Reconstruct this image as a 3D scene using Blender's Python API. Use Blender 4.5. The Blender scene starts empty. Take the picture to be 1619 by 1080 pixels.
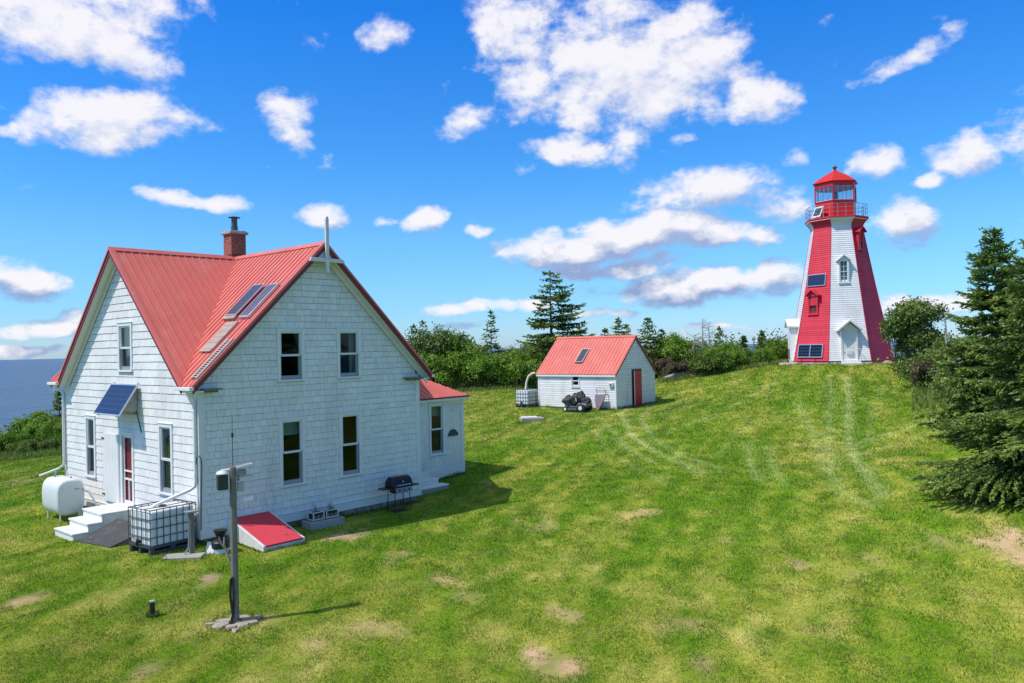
import bpy, bmesh, math, random
import numpy as np
from mathutils import Vector, Matrix
# ------------------------------------------------------------------ scene, camera, view
S = bpy.context.scene
COL = S.collection
CAM = np.array([-9.843, -19.450, 4.719])
FPX = 1257.2
CR = np.array([0.6635, -0.7479, -0.0210]); CF = np.array([0.748, 0.664, 0.006])
YAW, PIT, ROL = -0.845, 0.006, -0.021
_f = np.array([-math.sin(YAW)*math.cos(PIT), math.cos(YAW)*math.cos(PIT), math.sin(PIT)])
_r = np.array([math.cos(YAW), math.sin(YAW), 0.0]); _u = np.cross(_r, _f)
CR = math.cos(ROL)*_r + math.sin(ROL)*_u
CU = -math.sin(ROL)*_r + math.cos(ROL)*_u
CF = _f
def atd(px, py, d):
    return CAM + (CF + CR*(px-809.5)/FPX - CU*(py-540)/FPX)*d
# ------------------------------------------------------------------ terrain height
TP = np.array([
 (0,0,-.14),(-1.4,-.1,-.15),(-1.7,4.2,-.3),(-1,7,-.24),(0,9.1,-.15),(7.4,0,-.25),(3.5,-1,-.25),(1.2,-1.7,-.27),
 (11.5,2,-.08),(7.4,9,-.05),(-2,-5.3,-.5),(-8,-14,-1.0),(2,-15,-.5),(9,-15,.25),(-12,-4,-.8),(-12,6,-.7),(-6,16,-.65),
 (3.5,28.8,-.86),(6.4,28.6,-.64),(-10,28,-1.3),(9.2,-2.6,-.12),(13.6,.9,.0),(12.2,-5,.08),(16.9,4.8,.3),(21.5,-6.5,.75),(22,7,.6),
 (28.5,6.6,.92),(28.3,12.3,.92),(33,6.8,1.0),(33,12.4,1.05),(26.5,8,.83),(34,-1.3,1.9),(23,-9.7,1.2),(34.9,23.6,1.45),(32,17.5,1.4),
 (46,11,2.43),(46.7,7.2,2.82),(47.3,.5,3.17),(43.2,.5,3.06),(47.3,4.5,3.05),(49.3,-3.4,3.06),(52,1,3.0),(38,-8,2.2),(30,-12,2.1),
 (13,-16,.85),(20,-21,1.5),(45,-14,2.7),(62,0,2.4),(57,20,1.6),(42,36,.6),(25,38,.2),(15,34,-.6),(-20,-25,-1.6),(10,-35,.4),(-28,10,-1.8),(35,-30,2.),(-20,40,-1.6),(65,-25,2.2)], float)
def _k(r2): return r2*np.log(r2+1e-9)*.5
def _tps():
    n = len(TP); P = TP[:, :2]
    d2 = ((P[:, None]-P[None])**2).sum(-1)
    A = np.zeros((n+3, n+3)); A[:n, :n] = _k(d2)+np.eye(n)*3.0
    A[:n, n] = 1; A[:n, n+1:] = P; A[n, :n] = 1; A[n+1:, :n] = P.T
    return np.linalg.solve(A, np.concatenate([TP[:, 2], np.zeros(3)]))
_TW = _tps()
ISL = np.array([(-45,-60),(20,-62),(60,-50),(80,-15),(78,18),(62,34),(46,46),(24,47),(9,43),(-10,40),(-32,44),(-60,20),(-62,-30)], float)
def isl_dist(x, y):           # signed distance, positive outside the island rim
    p = np.stack([x, y], -1)[..., None, :]
    a = ISL; b = np.roll(ISL, -1, 0); ab = b-a
    t = np.clip(((p-a)*ab).sum(-1)/(ab*ab).sum(-1), 0, 1)
    d = np.sqrt((((p-a)-t[..., None]*ab)**2).sum(-1)).min(-1)
    ins = np.zeros(x.shape, bool)
    for (x0, y0), (x1, y1) in zip(a, b):
        c = ((y0 > y) != (y1 > y)) & (x < (x1-x0)*(y-y0)/(y1-y0+1e-12)+x0)
        ins ^= c
    return np.where(ins, -d, d)
def hz(x, y):
    x = np.asarray(x, float); y = np.asarray(y, float); sh = np.broadcast(x, y).shape
    x = np.broadcast_to(x, sh).ravel(); y = np.broadcast_to(y, sh).ravel()
    out = np.empty(x.shape)
    n = len(TP)
    for i in range(0, len(x), 40000):
        xs, ys = x[i:i+40000], y[i:i+40000]
        d2 = (xs[:, None]-TP[:, 0])**2+(ys[:, None]-TP[:, 1])**2
        z = _k(d2)@_TW[:n]+_TW[n]+_TW[n+1]*xs+_TW[n+2]*ys
        z = np.clip(z, -2.2, 3.25)
        d = isl_dist(xs, ys)
        t = np.clip((d+2)/16., 0, 1)
        out[i:i+40000] = z-(t**1.4)*24
    return out.reshape(sh)
def gz(x, y): return float(hz(np.array([x]), np.array([y]))[0])
def gpix(px, py):              # ground point seen at a photo pixel
    lo = 5.0; d = lo
    for i in range(900):
        p = atd(px, py, d)
        if p[2] < gz(p[0], p[1]): break
        d += .1
    for i in range(12):
        pass
    return p
def vnoise(x, y, seed=0):
    xi = np.floor(x).astype(np.int64); yi = np.floor(y).astype(np.int64); fx = x-xi; fy = y-yi
    fx = fx*fx*(3-2*fx); fy = fy*fy*(3-2*fy)
    def h(a, b):
        n = (a*374761393+b*668265263+seed*144665) & 0x7fffffff
        n = ((n ^ (n >> 13))*1274126177) & 0x7fffffff
        n = ((n ^ (n >> 16))*974711) & 0x7fffffff
        return (n & 0xffff)/65535.
    return (h(xi, yi)*(1-fx)+h(xi+1, yi)*fx)*(1-fy)+(h(xi, yi+1)*(1-fx)+h(xi+1, yi+1)*fx)*fy
def fbm(x, y, seed=0, oct=4):
    s = 0; a = .5; t = 0
    for o in range(oct):
        s = s+a*vnoise(x*2**o+17.3*o, y*2**o-9.1*o, seed+o*7); t += a; a *= .55
    return s/t
#END_TERRAIN
EXPO = 0.1; SKY = 0.12; SUNE = 3.6; GRASS = 1150000
# ------------------------------------------------------------------ camera object
cam = bpy.data.cameras.new('camera'); co = bpy.data.objects.new('camera', cam); COL.objects.link(co)
cam.sensor_width = 36; cam.lens = FPX*36/1619; cam.clip_start = .1; cam.clip_end = 30000
M = Matrix(((CR[0], CU[0], -CF[0], CAM[0]), (CR[1], CU[1], -CF[1], CAM[1]), (CR[2], CU[2], -CF[2], CAM[2]), (0, 0, 0, 1)))
co.matrix_world = M; S.camera = co
S.view_settings.view_transform = 'Standard'; S.view_settings.look = 'None'
S.view_settings.exposure = EXPO; S.view_settings.gamma = 1.0
S.cycles.max_bounces = 8; S.cycles.diffuse_bounces = 3; S.cycles.transparent_max_bounces = 12
# ------------------------------------------------------------------ node helpers / materials
def newmat(name):
    m = bpy.data.materials.new(name); m.use_nodes = True
    nt = m.node_tree; nt.nodes.clear()
    return m, nt
def N(nt, t, **kw):
    n = nt.nodes.new(t)
    for k, v in kw.items():
        if k.startswith('i_'):
            key = k[2:]; key = int(key) if key.isdigit() else key.replace('_', ' ')
            n.inputs[key].default_value = v
        else: setattr(n, k, v)
    return n
def L(nt, a, ao, b, bi): nt.links.new(a.outputs[ao], b.inputs[bi])
def ramp(nt, stops):
    r = N(nt, 'ShaderNodeValToRGB'); e = r.color_ramp.elements
    e[0].position, e[0].color = stops[0][0], (*stops[0][1], 1); e[1].position, e[1].color = stops[-1][0], (*stops[-1][1], 1)
    for p, c in stops[1:-1]: q = e.new(p); q.color = (*c, 1)
    return r
def surf(name, c, rough=.6, var=.12, scale=3.0, isl=0.0, metal=0.0, spec=.5, stain=None, stain_amt=.4, stain_scale=1.2, bump=0.0, bscale=40.0, stretch=(1, 1, 1), coat=0.0):
    """principled paint/stone/metal with mottling, optional per-piece variation and stains"""
    m, nt = newmat(name)
    o = N(nt, 'ShaderNodeOutputMaterial'); b = N(nt, 'ShaderNodeBsdfPrincipled', i_Roughness=rough, i_Metallic=metal)
    b.inputs['Specular IOR Level'].default_value = spec; b.inputs['Coat Weight'].default_value = coat
    tc = N(nt, 'ShaderNodeTexCoord'); mp = N(nt, 'ShaderNodeMapping'); mp.inputs['Scale'].default_value = stretch
    L(nt, tc, 'Object', mp, 0)
    n1 = N(nt, 'ShaderNodeTexNoise', i_Scale=scale, i_Detail=6.0, i_Roughness=.65); L(nt, mp, 0, n1, 'Vector')
    r = ramp(nt, [(.25, tuple(x*(1-var) for x in c)), (.75, tuple(min(1, x*(1+var)) for x in c))]); L(nt, n1, 0, r, 0)
    last = (r, 0)
    if isl:
        g = N(nt, 'ShaderNodeNewGeometry'); mr = N(nt, 'ShaderNodeMapRange', i_3=1-isl, i_4=1+isl); L(nt, g, 'Random Per Island', mr, 0)
        mx = N(nt, 'ShaderNodeMix', data_type='RGBA', blend_type='MULTIPLY'); mx.inputs[0].default_value = 1
        L(nt, *last, mx, 6); L(nt, mr, 0, mx, 7); last = (mx, 2)
    if stain:
        n2 = N(nt, 'ShaderNodeTexNoise', i_Scale=stain_scale, i_Detail=8.0, i_Roughness=.7); L(nt, mp, 0, n2, 'Vector')
        r2 = ramp(nt, [(.52, (0, 0, 0)), (.75, (stain_amt,)*3)]); L(nt, n2, 0, r2, 0)
        mx = N(nt, 'ShaderNodeMix', data_type='RGBA'); L(nt, r2, 0, mx, 0); L(nt, *last, mx, 6); mx.inputs[7].default_value = (*stain, 1); last = (mx, 2)
    L(nt, *last, b, 'Base Color')
    rr = N(nt, 'ShaderNodeMapRange', i_3=max(0, rough-.1), i_4=min(1, rough+.12)); L(nt, n1, 0, rr, 0); L(nt, rr, 0, b, 'Roughness')
    if bump:
        n3 = N(nt, 'ShaderNodeTexNoise', i_Scale=bscale, i_Detail=4.0); L(nt, mp, 0, n3, 'Vector')
        bp = N(nt, 'ShaderNodeBump', i_Strength=bump, i_Distance=.02); L(nt, n3, 0, bp, 'Height'); L(nt, bp, 0, b, 'Normal')
    L(nt, b, 0, o, 0)
    return m
MT = {}
MT['shingle'] = surf('white_shingle_paint', (.82, .805, .775), .55, .06, 1.3, isl=.06, stain=(.55, .53, .48), stain_amt=.5, stain_scale=.8, bump=.35, bscale=60, stretch=(1, 1, .25))
MT['backing'] = surf('shade_line_backing', (.17, .175, .18), .9, .2, 3)  # dark sheet behind open slits paints the shade line under each course
MT['white'] = surf('white_paint', (.81, .80, .775), .45, .05, 2.5, stain=(.5, .5, .46), stain_amt=.25, stain_scale=3)
MT['trim'] = surf('white_trim_paint', (.80, .79, .765), .45, .05, 2.0)
MT['dullwhite'] = surf('weathered_white_boards', (.72, .72, .70), .7, .12, 4, stain=(.4, .39, .36), stain_amt=.5, stain_scale=5, bump=.2)
MT['roof'] = surf('red_metal_roofing', (.68, .165, .135), .45, .10, .9, stain=(.66, .27, .22), stain_amt=.75, stain_scale=1.4, spec=.4, stretch=(1.3, 1.3, .22))
MT['darkred'] = surf('dark_red_paint', (.20, .018, .018), .4, .12, 3)
MT['red'] = surf('red_paint', (.66, .026, .050), .5, .12, 2.0, isl=.10, stain=(.60, .10, .12), stain_amt=.6, stain_scale=1.5, stretch=(1, 1, .35))
MT['claps'] = surf('white_clapboard_paint', (.82, .81, .785), .5, .06, 2.0, isl=.05, stain=(.52, .47, .40), stain_amt=.6, stain_scale=1.3, stretch=(1, 1, .3))
MT['lanternred'] = surf('lantern_red_paint', (.66, .02, .02), .35, .08, 2)
MT['door'] = surf('red_door_paint', (.55, .010, .038), .45, .12, 4)
MT['hatchred'] = surf('red_hatch_felt', (.68, .05, .075), .75, .08, 3, bump=.3, bscale=90, stain=(.55, .07, .09), stain_amt=.4, stain_scale=2)
MT['fiber'] = surf('grey_sheeting_board', (.42, .40, .37), .8, .25, 6, bump=.3)
MT['concrete'] = surf('concrete', (.38, .36, .33), .85, .2, 5, stain=(.2, .2, .16), stain_amt=.5, stain_scale=3, bump=.4)
MT['stone'] = surf('flat_stone', (.33, .275, .22), .85, .3, 4, isl=.3, bump=.6, bscale=14)
MT['oldwood'] = surf('weathered_grey_wood', (.21, .195, .17), .85, .3, 5, stain=(.10, .095, .085), stain_amt=.8, stain_scale=4, bump=.5, bscale=30, stretch=(5, 5, .35))
MT['bark'] = surf('bark', (.16, .13, .105), .9, .3, 6, bump=.8, bscale=18, stretch=(1, 1, .3))
MT['deadwood'] = surf('bleached_dead_wood', (.36, .33, .29), .9, .25, 4)
MT['black'] = surf('black_plastic', (.018, .018, .02), .4, .2, 5)
MT['felt'] = surf('black_roofing_felt', (.055, .055, .057), .8, .3, 5, stain=(.16, .155, .15), stain_amt=.5, stain_scale=2.5, bump=.3)
MT['tank'] = surf('white_tank_enamel', (.74, .75, .74), .4, .06, 1.6, stain=(.5, .5, .46), stain_amt=.3, stain_scale=2)
MT['galv'] = surf('galvanised_steel', (.42, .43, .44), .4, .15, 12, metal=.7)
MT['cage'] = surf('dark_cage_steel', (.10, .11, .12), .45, .2, 9, metal=.5)
MT['ibc'] = surf('white_poly_bottle', (.78, .80, .80), .45, .05, 2, stain=(.6, .63, .6), stain_amt=.4, stain_scale=1.5)
MT['grill'] = surf('black_grill_enamel', (.010, .012, .018), .3, .2, 6, spec=.35)
MT['grillgrey'] = surf('grey_grill_panel', (.22, .24, .27), .4, .15, 6, metal=.3)
MT['silver'] = surf('silver_frame', (.62, .63, .64), .35, .08, 6, metal=.6)
MT['sash'] = surf('white_sash_paint', (.74, .75, .75), .4, .04, 5)
MT['greysash'] = surf('grey_storm_sash', (.30, .34, .37), .45, .08, 5)
MT['brown'] = surf('mottled_brown_sheet', (.40, .30, .26), .75, .22, 5, stain=(.55, .48, .44), stain_amt=.5, stain_scale=4)
MT['rust'] = surf('rusty_iron', (.14, .07, .045), .9, .4, 9)
MT['tarp'] = surf('faded_black_tarp', (.055, .053, .050), .8, .45, 7, bump=.5, bscale=9, stain=(.2, .185, .165), stain_amt=.5, stain_scale=5)
MT['tyre'] = surf('rubber_tyre', (.025, .025, .025), .85, .3, 9)
MT['purple'] = surf('faded_purple_tray', (.17, .13, .17), .6, .2, 6)
MT['bluegrey'] = surf('navy_sign_paint', (.018, .03, .065), .4, .1, 6)
MT['pipecream'] = surf('cream_drain_hose', (.72, .69, .58), .55, .08, 6)
MT['trailer'] = surf('weathered_trailer_boards', (.20, .21, .17), .8, .35, 6, stain=(.09, .1, .07), stain_amt=.7, stain_scale=4)
MT['tubegreen'] = surf('dark_green_box', (.022, .035, .032), .45, .2, 6)
def brickmat():
    m, nt = newmat('red_brick'); o = N(nt, 'ShaderNodeOutputMaterial'); b = N(nt, 'ShaderNodeBsdfPrincipled', i_Roughness=.85)
    tc = N(nt, 'ShaderNodeTexCoord'); g = N(nt, 'ShaderNodeNewGeometry')
    sp = N(nt, 'ShaderNodeSeparateXYZ'); L(nt, tc, 'Object', sp, 0)
    ad = N(nt, 'ShaderNodeMath', operation='ADD'); L(nt, sp, 0, ad, 0); L(nt, sp, 1, ad, 1)
    cb = N(nt, 'ShaderNodeCombineXYZ'); L(nt, ad, 0, cb, 0); L(nt, sp, 2, cb, 1)
    br = N(nt, 'ShaderNodeTexBrick', i_Scale=1.0); br.inputs['Brick Width'].default_value = .21; br.inputs['Row Height'].default_value = .072
    br.inputs['Mortar Size'].default_value = .008; br.inputs['Color1'].default_value = (.36, .085, .045, 1); br.inputs['Color2'].default_value = (.26, .055, .035, 1); br.inputs['Mortar'].default_value = (.30, .22, .18, 1)
    L(nt, cb, 0, br, 'Vector')
    n = N(nt, 'ShaderNodeTexNoise', i_Scale=9.0, i_Detail=5.0); L(nt, tc, 'Object', n, 'Vector')
    mx = N(nt, 'ShaderNodeMix', data_type='RGBA', blend_type='OVERLAY'); mx.inputs[0].default_value = .5
    L(nt, br, 0, mx, 6); L(nt, n, 0, mx, 7); L(nt, mx, 2, b, 'Base Color')
    bp = N(nt, 'ShaderNodeBump', i_Strength=.6, i_Distance=.01); L(nt, br, 1, bp, 'Height'); bp.invert = True; L(nt, bp, 0, b, 'Normal')
    L(nt, b, 0, o, 0); return m
MT['brick'] = brickmat()
def glassdark(name, base=(.012, .014, .014), wob=.02):
    m, nt = newmat(name); o = N(nt, 'ShaderNodeOutputMaterial'); b = N(nt, 'ShaderNodeBsdfPrincipled', i_Roughness=.04, i_IOR=1.5)
    tc = N(nt, 'ShaderNodeTexCoord'); n = N(nt, 'ShaderNodeTexNoise', i_Scale=1.7, i_Detail=3.0); L(nt, tc, 'Object', n, 'Vector')
    r = ramp(nt, [(.35, tuple(x*.4 for x in base)), (.7, tuple(x*2.2 for x in base))]); L(nt, n, 0, r, 0); L(nt, r, 0, b, 'Base Color')
    n2 = N(nt, 'ShaderNodeTexNoise', i_Scale=2.5, i_Detail=1.0); L(nt, tc, 'Object', n2, 'Vector')
    bp = N(nt, 'ShaderNodeBump', i_Strength=wob*4, i_Distance=.05); L(nt, n2, 0, bp, 'Height'); L(nt, bp, 0, b, 'Normal')
    L(nt, b, 0, o, 0); return m
def windowglass():
    m, nt = newmat('window_glass'); o = N(nt, 'ShaderNodeOutputMaterial'); t = N(nt, 'ShaderNodeBsdfTransparent'); t.inputs[0].default_value = (.72, .80, .78, 1); g = N(nt, 'ShaderNodeBsdfGlossy', i_Roughness=.03)
    tc = N(nt, 'ShaderNodeTexCoord'); n2 = N(nt, 'ShaderNodeTexNoise', i_Scale=2.2, i_Detail=1.0); L(nt, tc, 'Object', n2, 'Vector'); bp = N(nt, 'ShaderNodeBump', i_Strength=.12, i_Distance=.05); L(nt, n2, 0, bp, 'Height'); L(nt, bp, 0, g, 'Normal')
    lw = N(nt, 'ShaderNodeLayerWeight', i_Blend=.5); pw_ = N(nt, 'ShaderNodeMath', operation='POWER'); pw_.inputs[1].default_value = 3.0; L(nt, lw, 'Facing', pw_, 0); mr = N(nt, 'ShaderNodeMapRange', i_3=.014, i_4=.8); L(nt, pw_, 0, mr, 0); mx = N(nt, 'ShaderNodeMixShader'); L(nt, mr, 0, mx, 0); L(nt, t, 0, mx, 1); L(nt, g, 0, mx, 2); L(nt, mx, 0, o, 0); return m
MT['glass'] = windowglass()
MT['lace'] = surf('pale_curtain', (.55, .54, .50), .8, .15, 6, stretch=(6, 6, .3))
MT['room'] = surf('dim_room_floor', (.10, .075, .055), .8, .2, 3)
MT['curtain'] = surf('red_curtain', (.12, .035, .03), .8, .3, 6, stretch=(4, 4, .3))
def clearglass():
    m, nt = newmat('clear_lantern_glass'); o = N(nt, 'ShaderNodeOutputMaterial')
    t = N(nt, 'ShaderNodeBsdfTransparent'); t.inputs[0].default_value = (.93, .96, .97, 1); g = N(nt, 'ShaderNodeBsdfGlossy', i_Roughness=.03)
    mx = N(nt, 'ShaderNodeMixShader'); mx.inputs[0].default_value = .07; L(nt, t, 0, mx, 1); L(nt, g, 0, mx, 2); L(nt, mx, 0, o, 0); return m
MT['clear'] = clearglass()
def pvmat(name, cell=.16, base=(.020, .029, .068), line=(.13, .15, .21), busx=False):
    m, nt = newmat(name); o = N(nt, 'ShaderNodeOutputMaterial'); b = N(nt, 'ShaderNodeBsdfPrincipled', i_Roughness=.3, i_IOR=1.35)
    tc = N(nt, 'ShaderNodeTexCoord'); br = N(nt, 'ShaderNodeTexBrick', i_Scale=1.0); br.offset = 0
    br.inputs['Brick Width'].default_value = cell; br.inputs['Row Height'].default_value = cell; br.inputs['Mortar Size'].default_value = .004
    br.inputs['Color1'].default_value = (*base, 1); br.inputs['Color2'].default_value = (base[0]*.8, base[1]*1.15, base[2]*1.25, 1); br.inputs['Mortar'].default_value = (*line, 1)
    L(nt, tc, 'UV', br, 'Vector')
    n = N(nt, 'ShaderNodeTexVoronoi', i_Scale=60.0); L(nt, tc, 'UV', n, 'Vector')
    mx = N(nt, 'ShaderNodeMix', data_type='RGBA', blend_type='SOFT_LIGHT'); mx.inputs[0].default_value = .3
    L(nt, br, 0, mx, 6); L(nt, n, 1, mx, 7); L(nt, mx, 2, b, 'Base Color'); L(nt, b, 0, o, 0); return m
MT['pv'] = pvmat('blue_solar_cells'); MT['pvdark'] = pvmat('dark_solar_cells', .12, (.055, .055, .085), (.16, .16, .19)); MT['pvblack'] = pvmat('black_solar_cells', .16, (.008, .01, .02), (.09, .1, .12))
# ------------------------------------------------------------------ mesh builder
class MB:
    def __init__(s): s.v = []; s.f = []; s.uv = {}
    def add(s, vs, fs):
        o = len(s.v); s.v += [tuple(p) for p in vs]; s.f += [tuple(i+o for i in f) for f in fs]
    def box(s, x0, x1, y0, y1, z0, z1):
        s.add([(x0, y0, z0), (x1, y0, z0), (x1, y1, z0), (x0, y1, z0), (x0, y0, z1), (x1, y0, z1), (x1, y1, z1), (x0, y1, z1)],
              [(0, 3, 2, 1), (4, 5, 6, 7), (0, 1, 5, 4), (1, 2, 6, 5), (2, 3, 7, 6), (3, 0, 4, 7)]); return s
    def prism(s, poly, vec):           # closed extrusion of a planar polygon
        n = len(poly); P = [Vector(p) for p in poly]; w = Vector(vec)
        nn = Vector((0, 0, 0))
        for i in range(n): nn += P[i].cross(P[(i+1) % n])
        if nn.dot(w) > 0: P = P[::-1]
        vs = P+[p+w for p in P]
        s.add(vs, [tuple(range(n)), tuple(range(2*n-1, n-1, -1))]+[(i, i+n, (i+1) % n+n, (i+1) % n) for i in range(n)]); return s
    def fbox(s, F, u0, u1, v0, v1, n0, n1):      # box in a wall frame F=(O,u,v,n)
        O, u, v, n = F
        p = lambda a, b: O+u*a+v*b+n*n0
        s.prism([p(u0, v0), p(u1, v0), p(u1, v1), p(u0, v1)], n*(n1-n0)); return s
    def fpoly(s, F, pts, n0, n1):
        O, u, v, n = F
        s.prism([O+u*a+v*b+n*n0 for a, b in pts], n*(n1-n0)); return s
    def tube(s, pts, r, k=8, cap=True):
        pts = [Vector(p) for p in pts]; rs = r if isinstance(r, (list, tuple)) else [r]*len(pts)
        rings = []; up = None
        for i, p in enumerate(pts):
            t = (pts[min(i+1, len(pts)-1)]-pts[max(i-1, 0)]).normalized()
            if up is None: up = t.orthogonal().normalized()
            up = (up-t*up.dot(t)); up = up.normalized() if up.length > 1e-6 else t.orthogonal().normalized()
            b = t.cross(up)
            rings.append([p+(up*math.cos(2*math.pi*j/k)+b*math.sin(2*math.pi*j/k))*rs[i] for j in range(k)])
        vs = [q for R in rings for q in R]; fs = []
        for i in range(len(pts)-1):
            for j in range(k): fs.append((i*k+j, i*k+(j+1) % k, (i+1)*k+(j+1) % k, (i+1)*k+j))
        if cap: fs += [tuple(range(k-1, -1, -1)), tuple(range((len(pts)-1)*k, len(pts)*k))]
        s.add(vs, fs); return s
    def lathe(s, prof, k=16, c=(0, 0, 0), a0=0.0, closed=True):
        vs = []; fs = []; m = len(prof)
        for r, z in prof:
            for j in range(k):
                a = a0+2*math.pi*j/k; vs.append((c[0]+r*math.cos(a), c[1]+r*math.sin(a), c[2]+z))
        for i in range(m-1):
            for j in range(k): fs.append((i*k+j, i*k+(j+1) % k, (i+1)*k+(j+1) % k, (i+1)*k+j))
        if closed: fs += [tuple(range(k-1, -1, -1)), tuple(range((m-1)*k, m*k))]
        s.add(vs, fs); return s
    def build(s, name, m, parent=None, smooth=False, bevel=0, seg=1):
        me = bpy.data.meshes.new(name); me.from_pydata(s.v, [], s.f); me.update()
        o = bpy.data.objects.new(name, me); COL.objects.link(o)
        if m: me.materials.append(MT[m] if isinstance(m, str) else m)
        if parent: o.parent = parent
        if smooth:
            me.polygons.foreach_set('use_smooth', [True]*len(me.polygons))
            try: me.set_sharp_from_angle(angle=math.radians(40))
            except Exception: pass
        if bevel:
            b = o.modifiers.new('bevel', 'BEVEL'); b.width = bevel; b.segments = seg; b.limit_method = 'ANGLE'
        return o
def uvquad(o, w, h):
    """give the largest quads of a slab metre UVs"""
    me = o.data; uv = me.uv_layers.new(name='uv')
    for p in me.polygons:
        for k, li in enumerate(p.loop_indices):
            uv.data[li].uv = ((0, 0), (w, 0), (w, h), (0, h))[k % 4] if len(p.vertices) == 4 else (0, 0)
def tag(o, label=None, cat=None, group=None, kind=None):
    if label: o['label'] = label
    if cat: o['category'] = cat
    if group: o['group'] = group
    if kind: o['kind'] = kind
    return o
def thing(name, label, cat, loc=(0, 0, 0), rz=0.0, group=None):
    o = bpy.data.objects.new(name, None); COL.objects.link(o); o.empty_display_size = .3
    o.location = loc; o.rotation_euler = (0, 0, rz); return tag(o, label, cat, group, 'thing')
def frame(O, u, v, n): return (Vector(O), Vector(u).normalized(), Vector(v).normalized(), Vector(n).normalized())
# polygon helpers in 2D
def clip(poly, nx, ny, c):     # keep nx*x+ny*y<=c
    out = []
    for i in range(len(poly)):
        a, b = poly[i], poly[(i+1) % len(poly)]
        da, db = nx*a[0]+ny*a[1]-c, nx*b[0]+ny*b[1]-c
        if da <= 1e-9: out.append(a)
        if (da < -1e-9 and db > 1e-9) or (da > 1e-9 and db < -1e-9):
            t = da/(da-db); out.append((a[0]+(b[0]-a[0])*t, a[1]+(b[1]-a[1])*t))
    return out
def clip_convex(poly, reg):    # reg counter-clockwise
    for i in range(len(reg)):
        a, b = reg[i], reg[(i+1) % len(reg)]
        nx, ny = b[1]-a[1], -(b[0]-a[0])
        poly = clip(poly, nx, ny, nx*a[0]+ny*a[1])
        if len(poly) < 3: return []
    return poly
def area(p): return abs(sum(p[i][0]*p[(i+1) % len(p)][1]-p[(i+1) % len(p)][0]*p[i][1] for i in range(len(p))))/2
def minus(poly, h):            # convex polygon minus rect -> convex pieces
    u0, u1, v0, v1 = h; out = []
    q = clip(poly, 1, 0, u0);  out.append(q)
    r = clip(poly, -1, 0, -u0)
    out.append(clip(r, -1, 0, -u1)); r = clip(r, 1, 0, u1)
    out.append(clip(r, 0, 1, v0)); out.append(clip(r, 0, -1, -v1))
    return [p for p in out if len(p) >= 3 and area(p) > 2e-4]
def minus_all(poly, holes):
    ps = [poly]
    for h in holes:
        ps = [q for p in ps for q in minus(p, h)]
    return ps
def shingled(mb, F, reg, holes, course, wmin, wmax, gap, thick, seed, jit=.004, slit=.009):
    rnd = random.Random(seed); O, u, v, n = F
    us = [p[0] for p in reg]; vs = [p[1] for p in reg]; v0 = min(vs)
    k = 0
    while v0+k*course < max(vs):
        a = v0+k*course; x = min(us)-rnd.random()*wmax
        while x < max(us):
            w = rnd.uniform(wmin, wmax); bt = a+rnd.uniform(-jit, jit) if k else a
            tt = thick*rnd.uniform(.75, 1.15)
            poly = clip_convex([(x+gap/2, bt), (x+w-gap/2, bt), (x+w-gap/2, a+course-slit), (x+gap/2, a+course-slit)], reg)
            x += w
            if len(poly) < 3 or area(poly) < 3e-4: continue
            for q in minus_all(poly, holes):
                m = len(q)
                fr = [O+u*p[0]+v*p[1]+n*(.004+tt*max(0, 1-(p[1]-a)/course)) for p in q]
                bk = [O+u*p[0]+v*p[1]-n*.004 for p in q]
                mb.add(fr+bk, [tuple(range(m))]+[(i, i+m, (i+1) % m+m, (i+1) % m) for i in range(m)])
        k += 1
def sheet(mb, F, reg, holes, n0, n1):
    for q in minus_all(reg, holes): mb.fpoly(F, q, n0, n1)
def window(parent, F, u0, u1, v0, v1, case=.1, cm='trim', curtain=False, muntins=None, low='greysash'):
    """double-hung window: casing, sill, two sashes, panes"""
    m = MB()
    m.fbox(F, u0-case, u0, v0-.02, v1+case, -.1, .045); m.fbox(F, u1, u1+case, v0-.02, v1+case, -.1, .045)
    m.fbox(F, u0, u1, v1, v1+case, -.1, .045); m.fbox(F, u0-case-.02, u1+case+.02, v1+case, v1+case+.025, -.03, .065)
    m.fbox(F, u0-case-.02, u1+case+.02, v0-.075, v0-.02, -.1, .075)
    w = m.build('window', cm, parent, bevel=.004)
    vm = (v0+v1)/2; t = .045
    s = MB(); s.fbox(F, u0, u0+t, vm, v1, -.07, .012); s.fbox(F, u1-t, u1, vm, v1, -.07, .012); s.fbox(F, u0+t, u1-t, v1-t, v1, -.07, .012); s.fbox(F, u0+t, u1-t, vm-.03, vm+.03, -.07, .02)
    if muntins:
        for (a, b, c, d) in muntins: s.fbox(F, a, b, c, d, -.05, .01)
    s.build('sash', 'sash', w)
    s = MB(); s.fbox(F, u0, u0+t, v0-.02, vm-.03, -.09, -.012); s.fbox(F, u1-t*1.3, u1, v0-.02, vm-.03, -.09, -.012); s.fbox(F, u0+t, u1-t*1.3, v0-.02, v0+.09, -.09, -.012)
    s.build('sash', low, w)
    if curtain:
        c = MB()
        if curtain == 1: c.fbox(F, u0-.02, u1+.02, v1-(v1-v0)*.24, v1+.05, -.20, -.19)
        else:
            for a_, b_ in ((u0-.05, u0+(u1-u0)*.24), (u1-(u1-u0)*.24, u1+.05)):
                n_ = 6
                for i in range(n_):
                    q0, q1 = a_+(b_-a_)*i/n_, a_+(b_-a_)*(i+1)/n_; c.fbox(F, q0, q1, v0-.05, v1+.05, -.22+.02*(i % 2), -.21+.02*(i % 2))
        c.build('curtain', 'curtain' if curtain == 3 else 'lace', w)
    p = MB(); p.fbox(F, u0+t, u1-t, vm+.03, v1-t, -.055, -.035); p.build('pane', 'glass', w)
    p = MB(); p.fbox(F, u0+t, u1-t, v0+.09, vm-.03, -.085, -.06); p.build('pane', 'glass', w)
    return w
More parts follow.
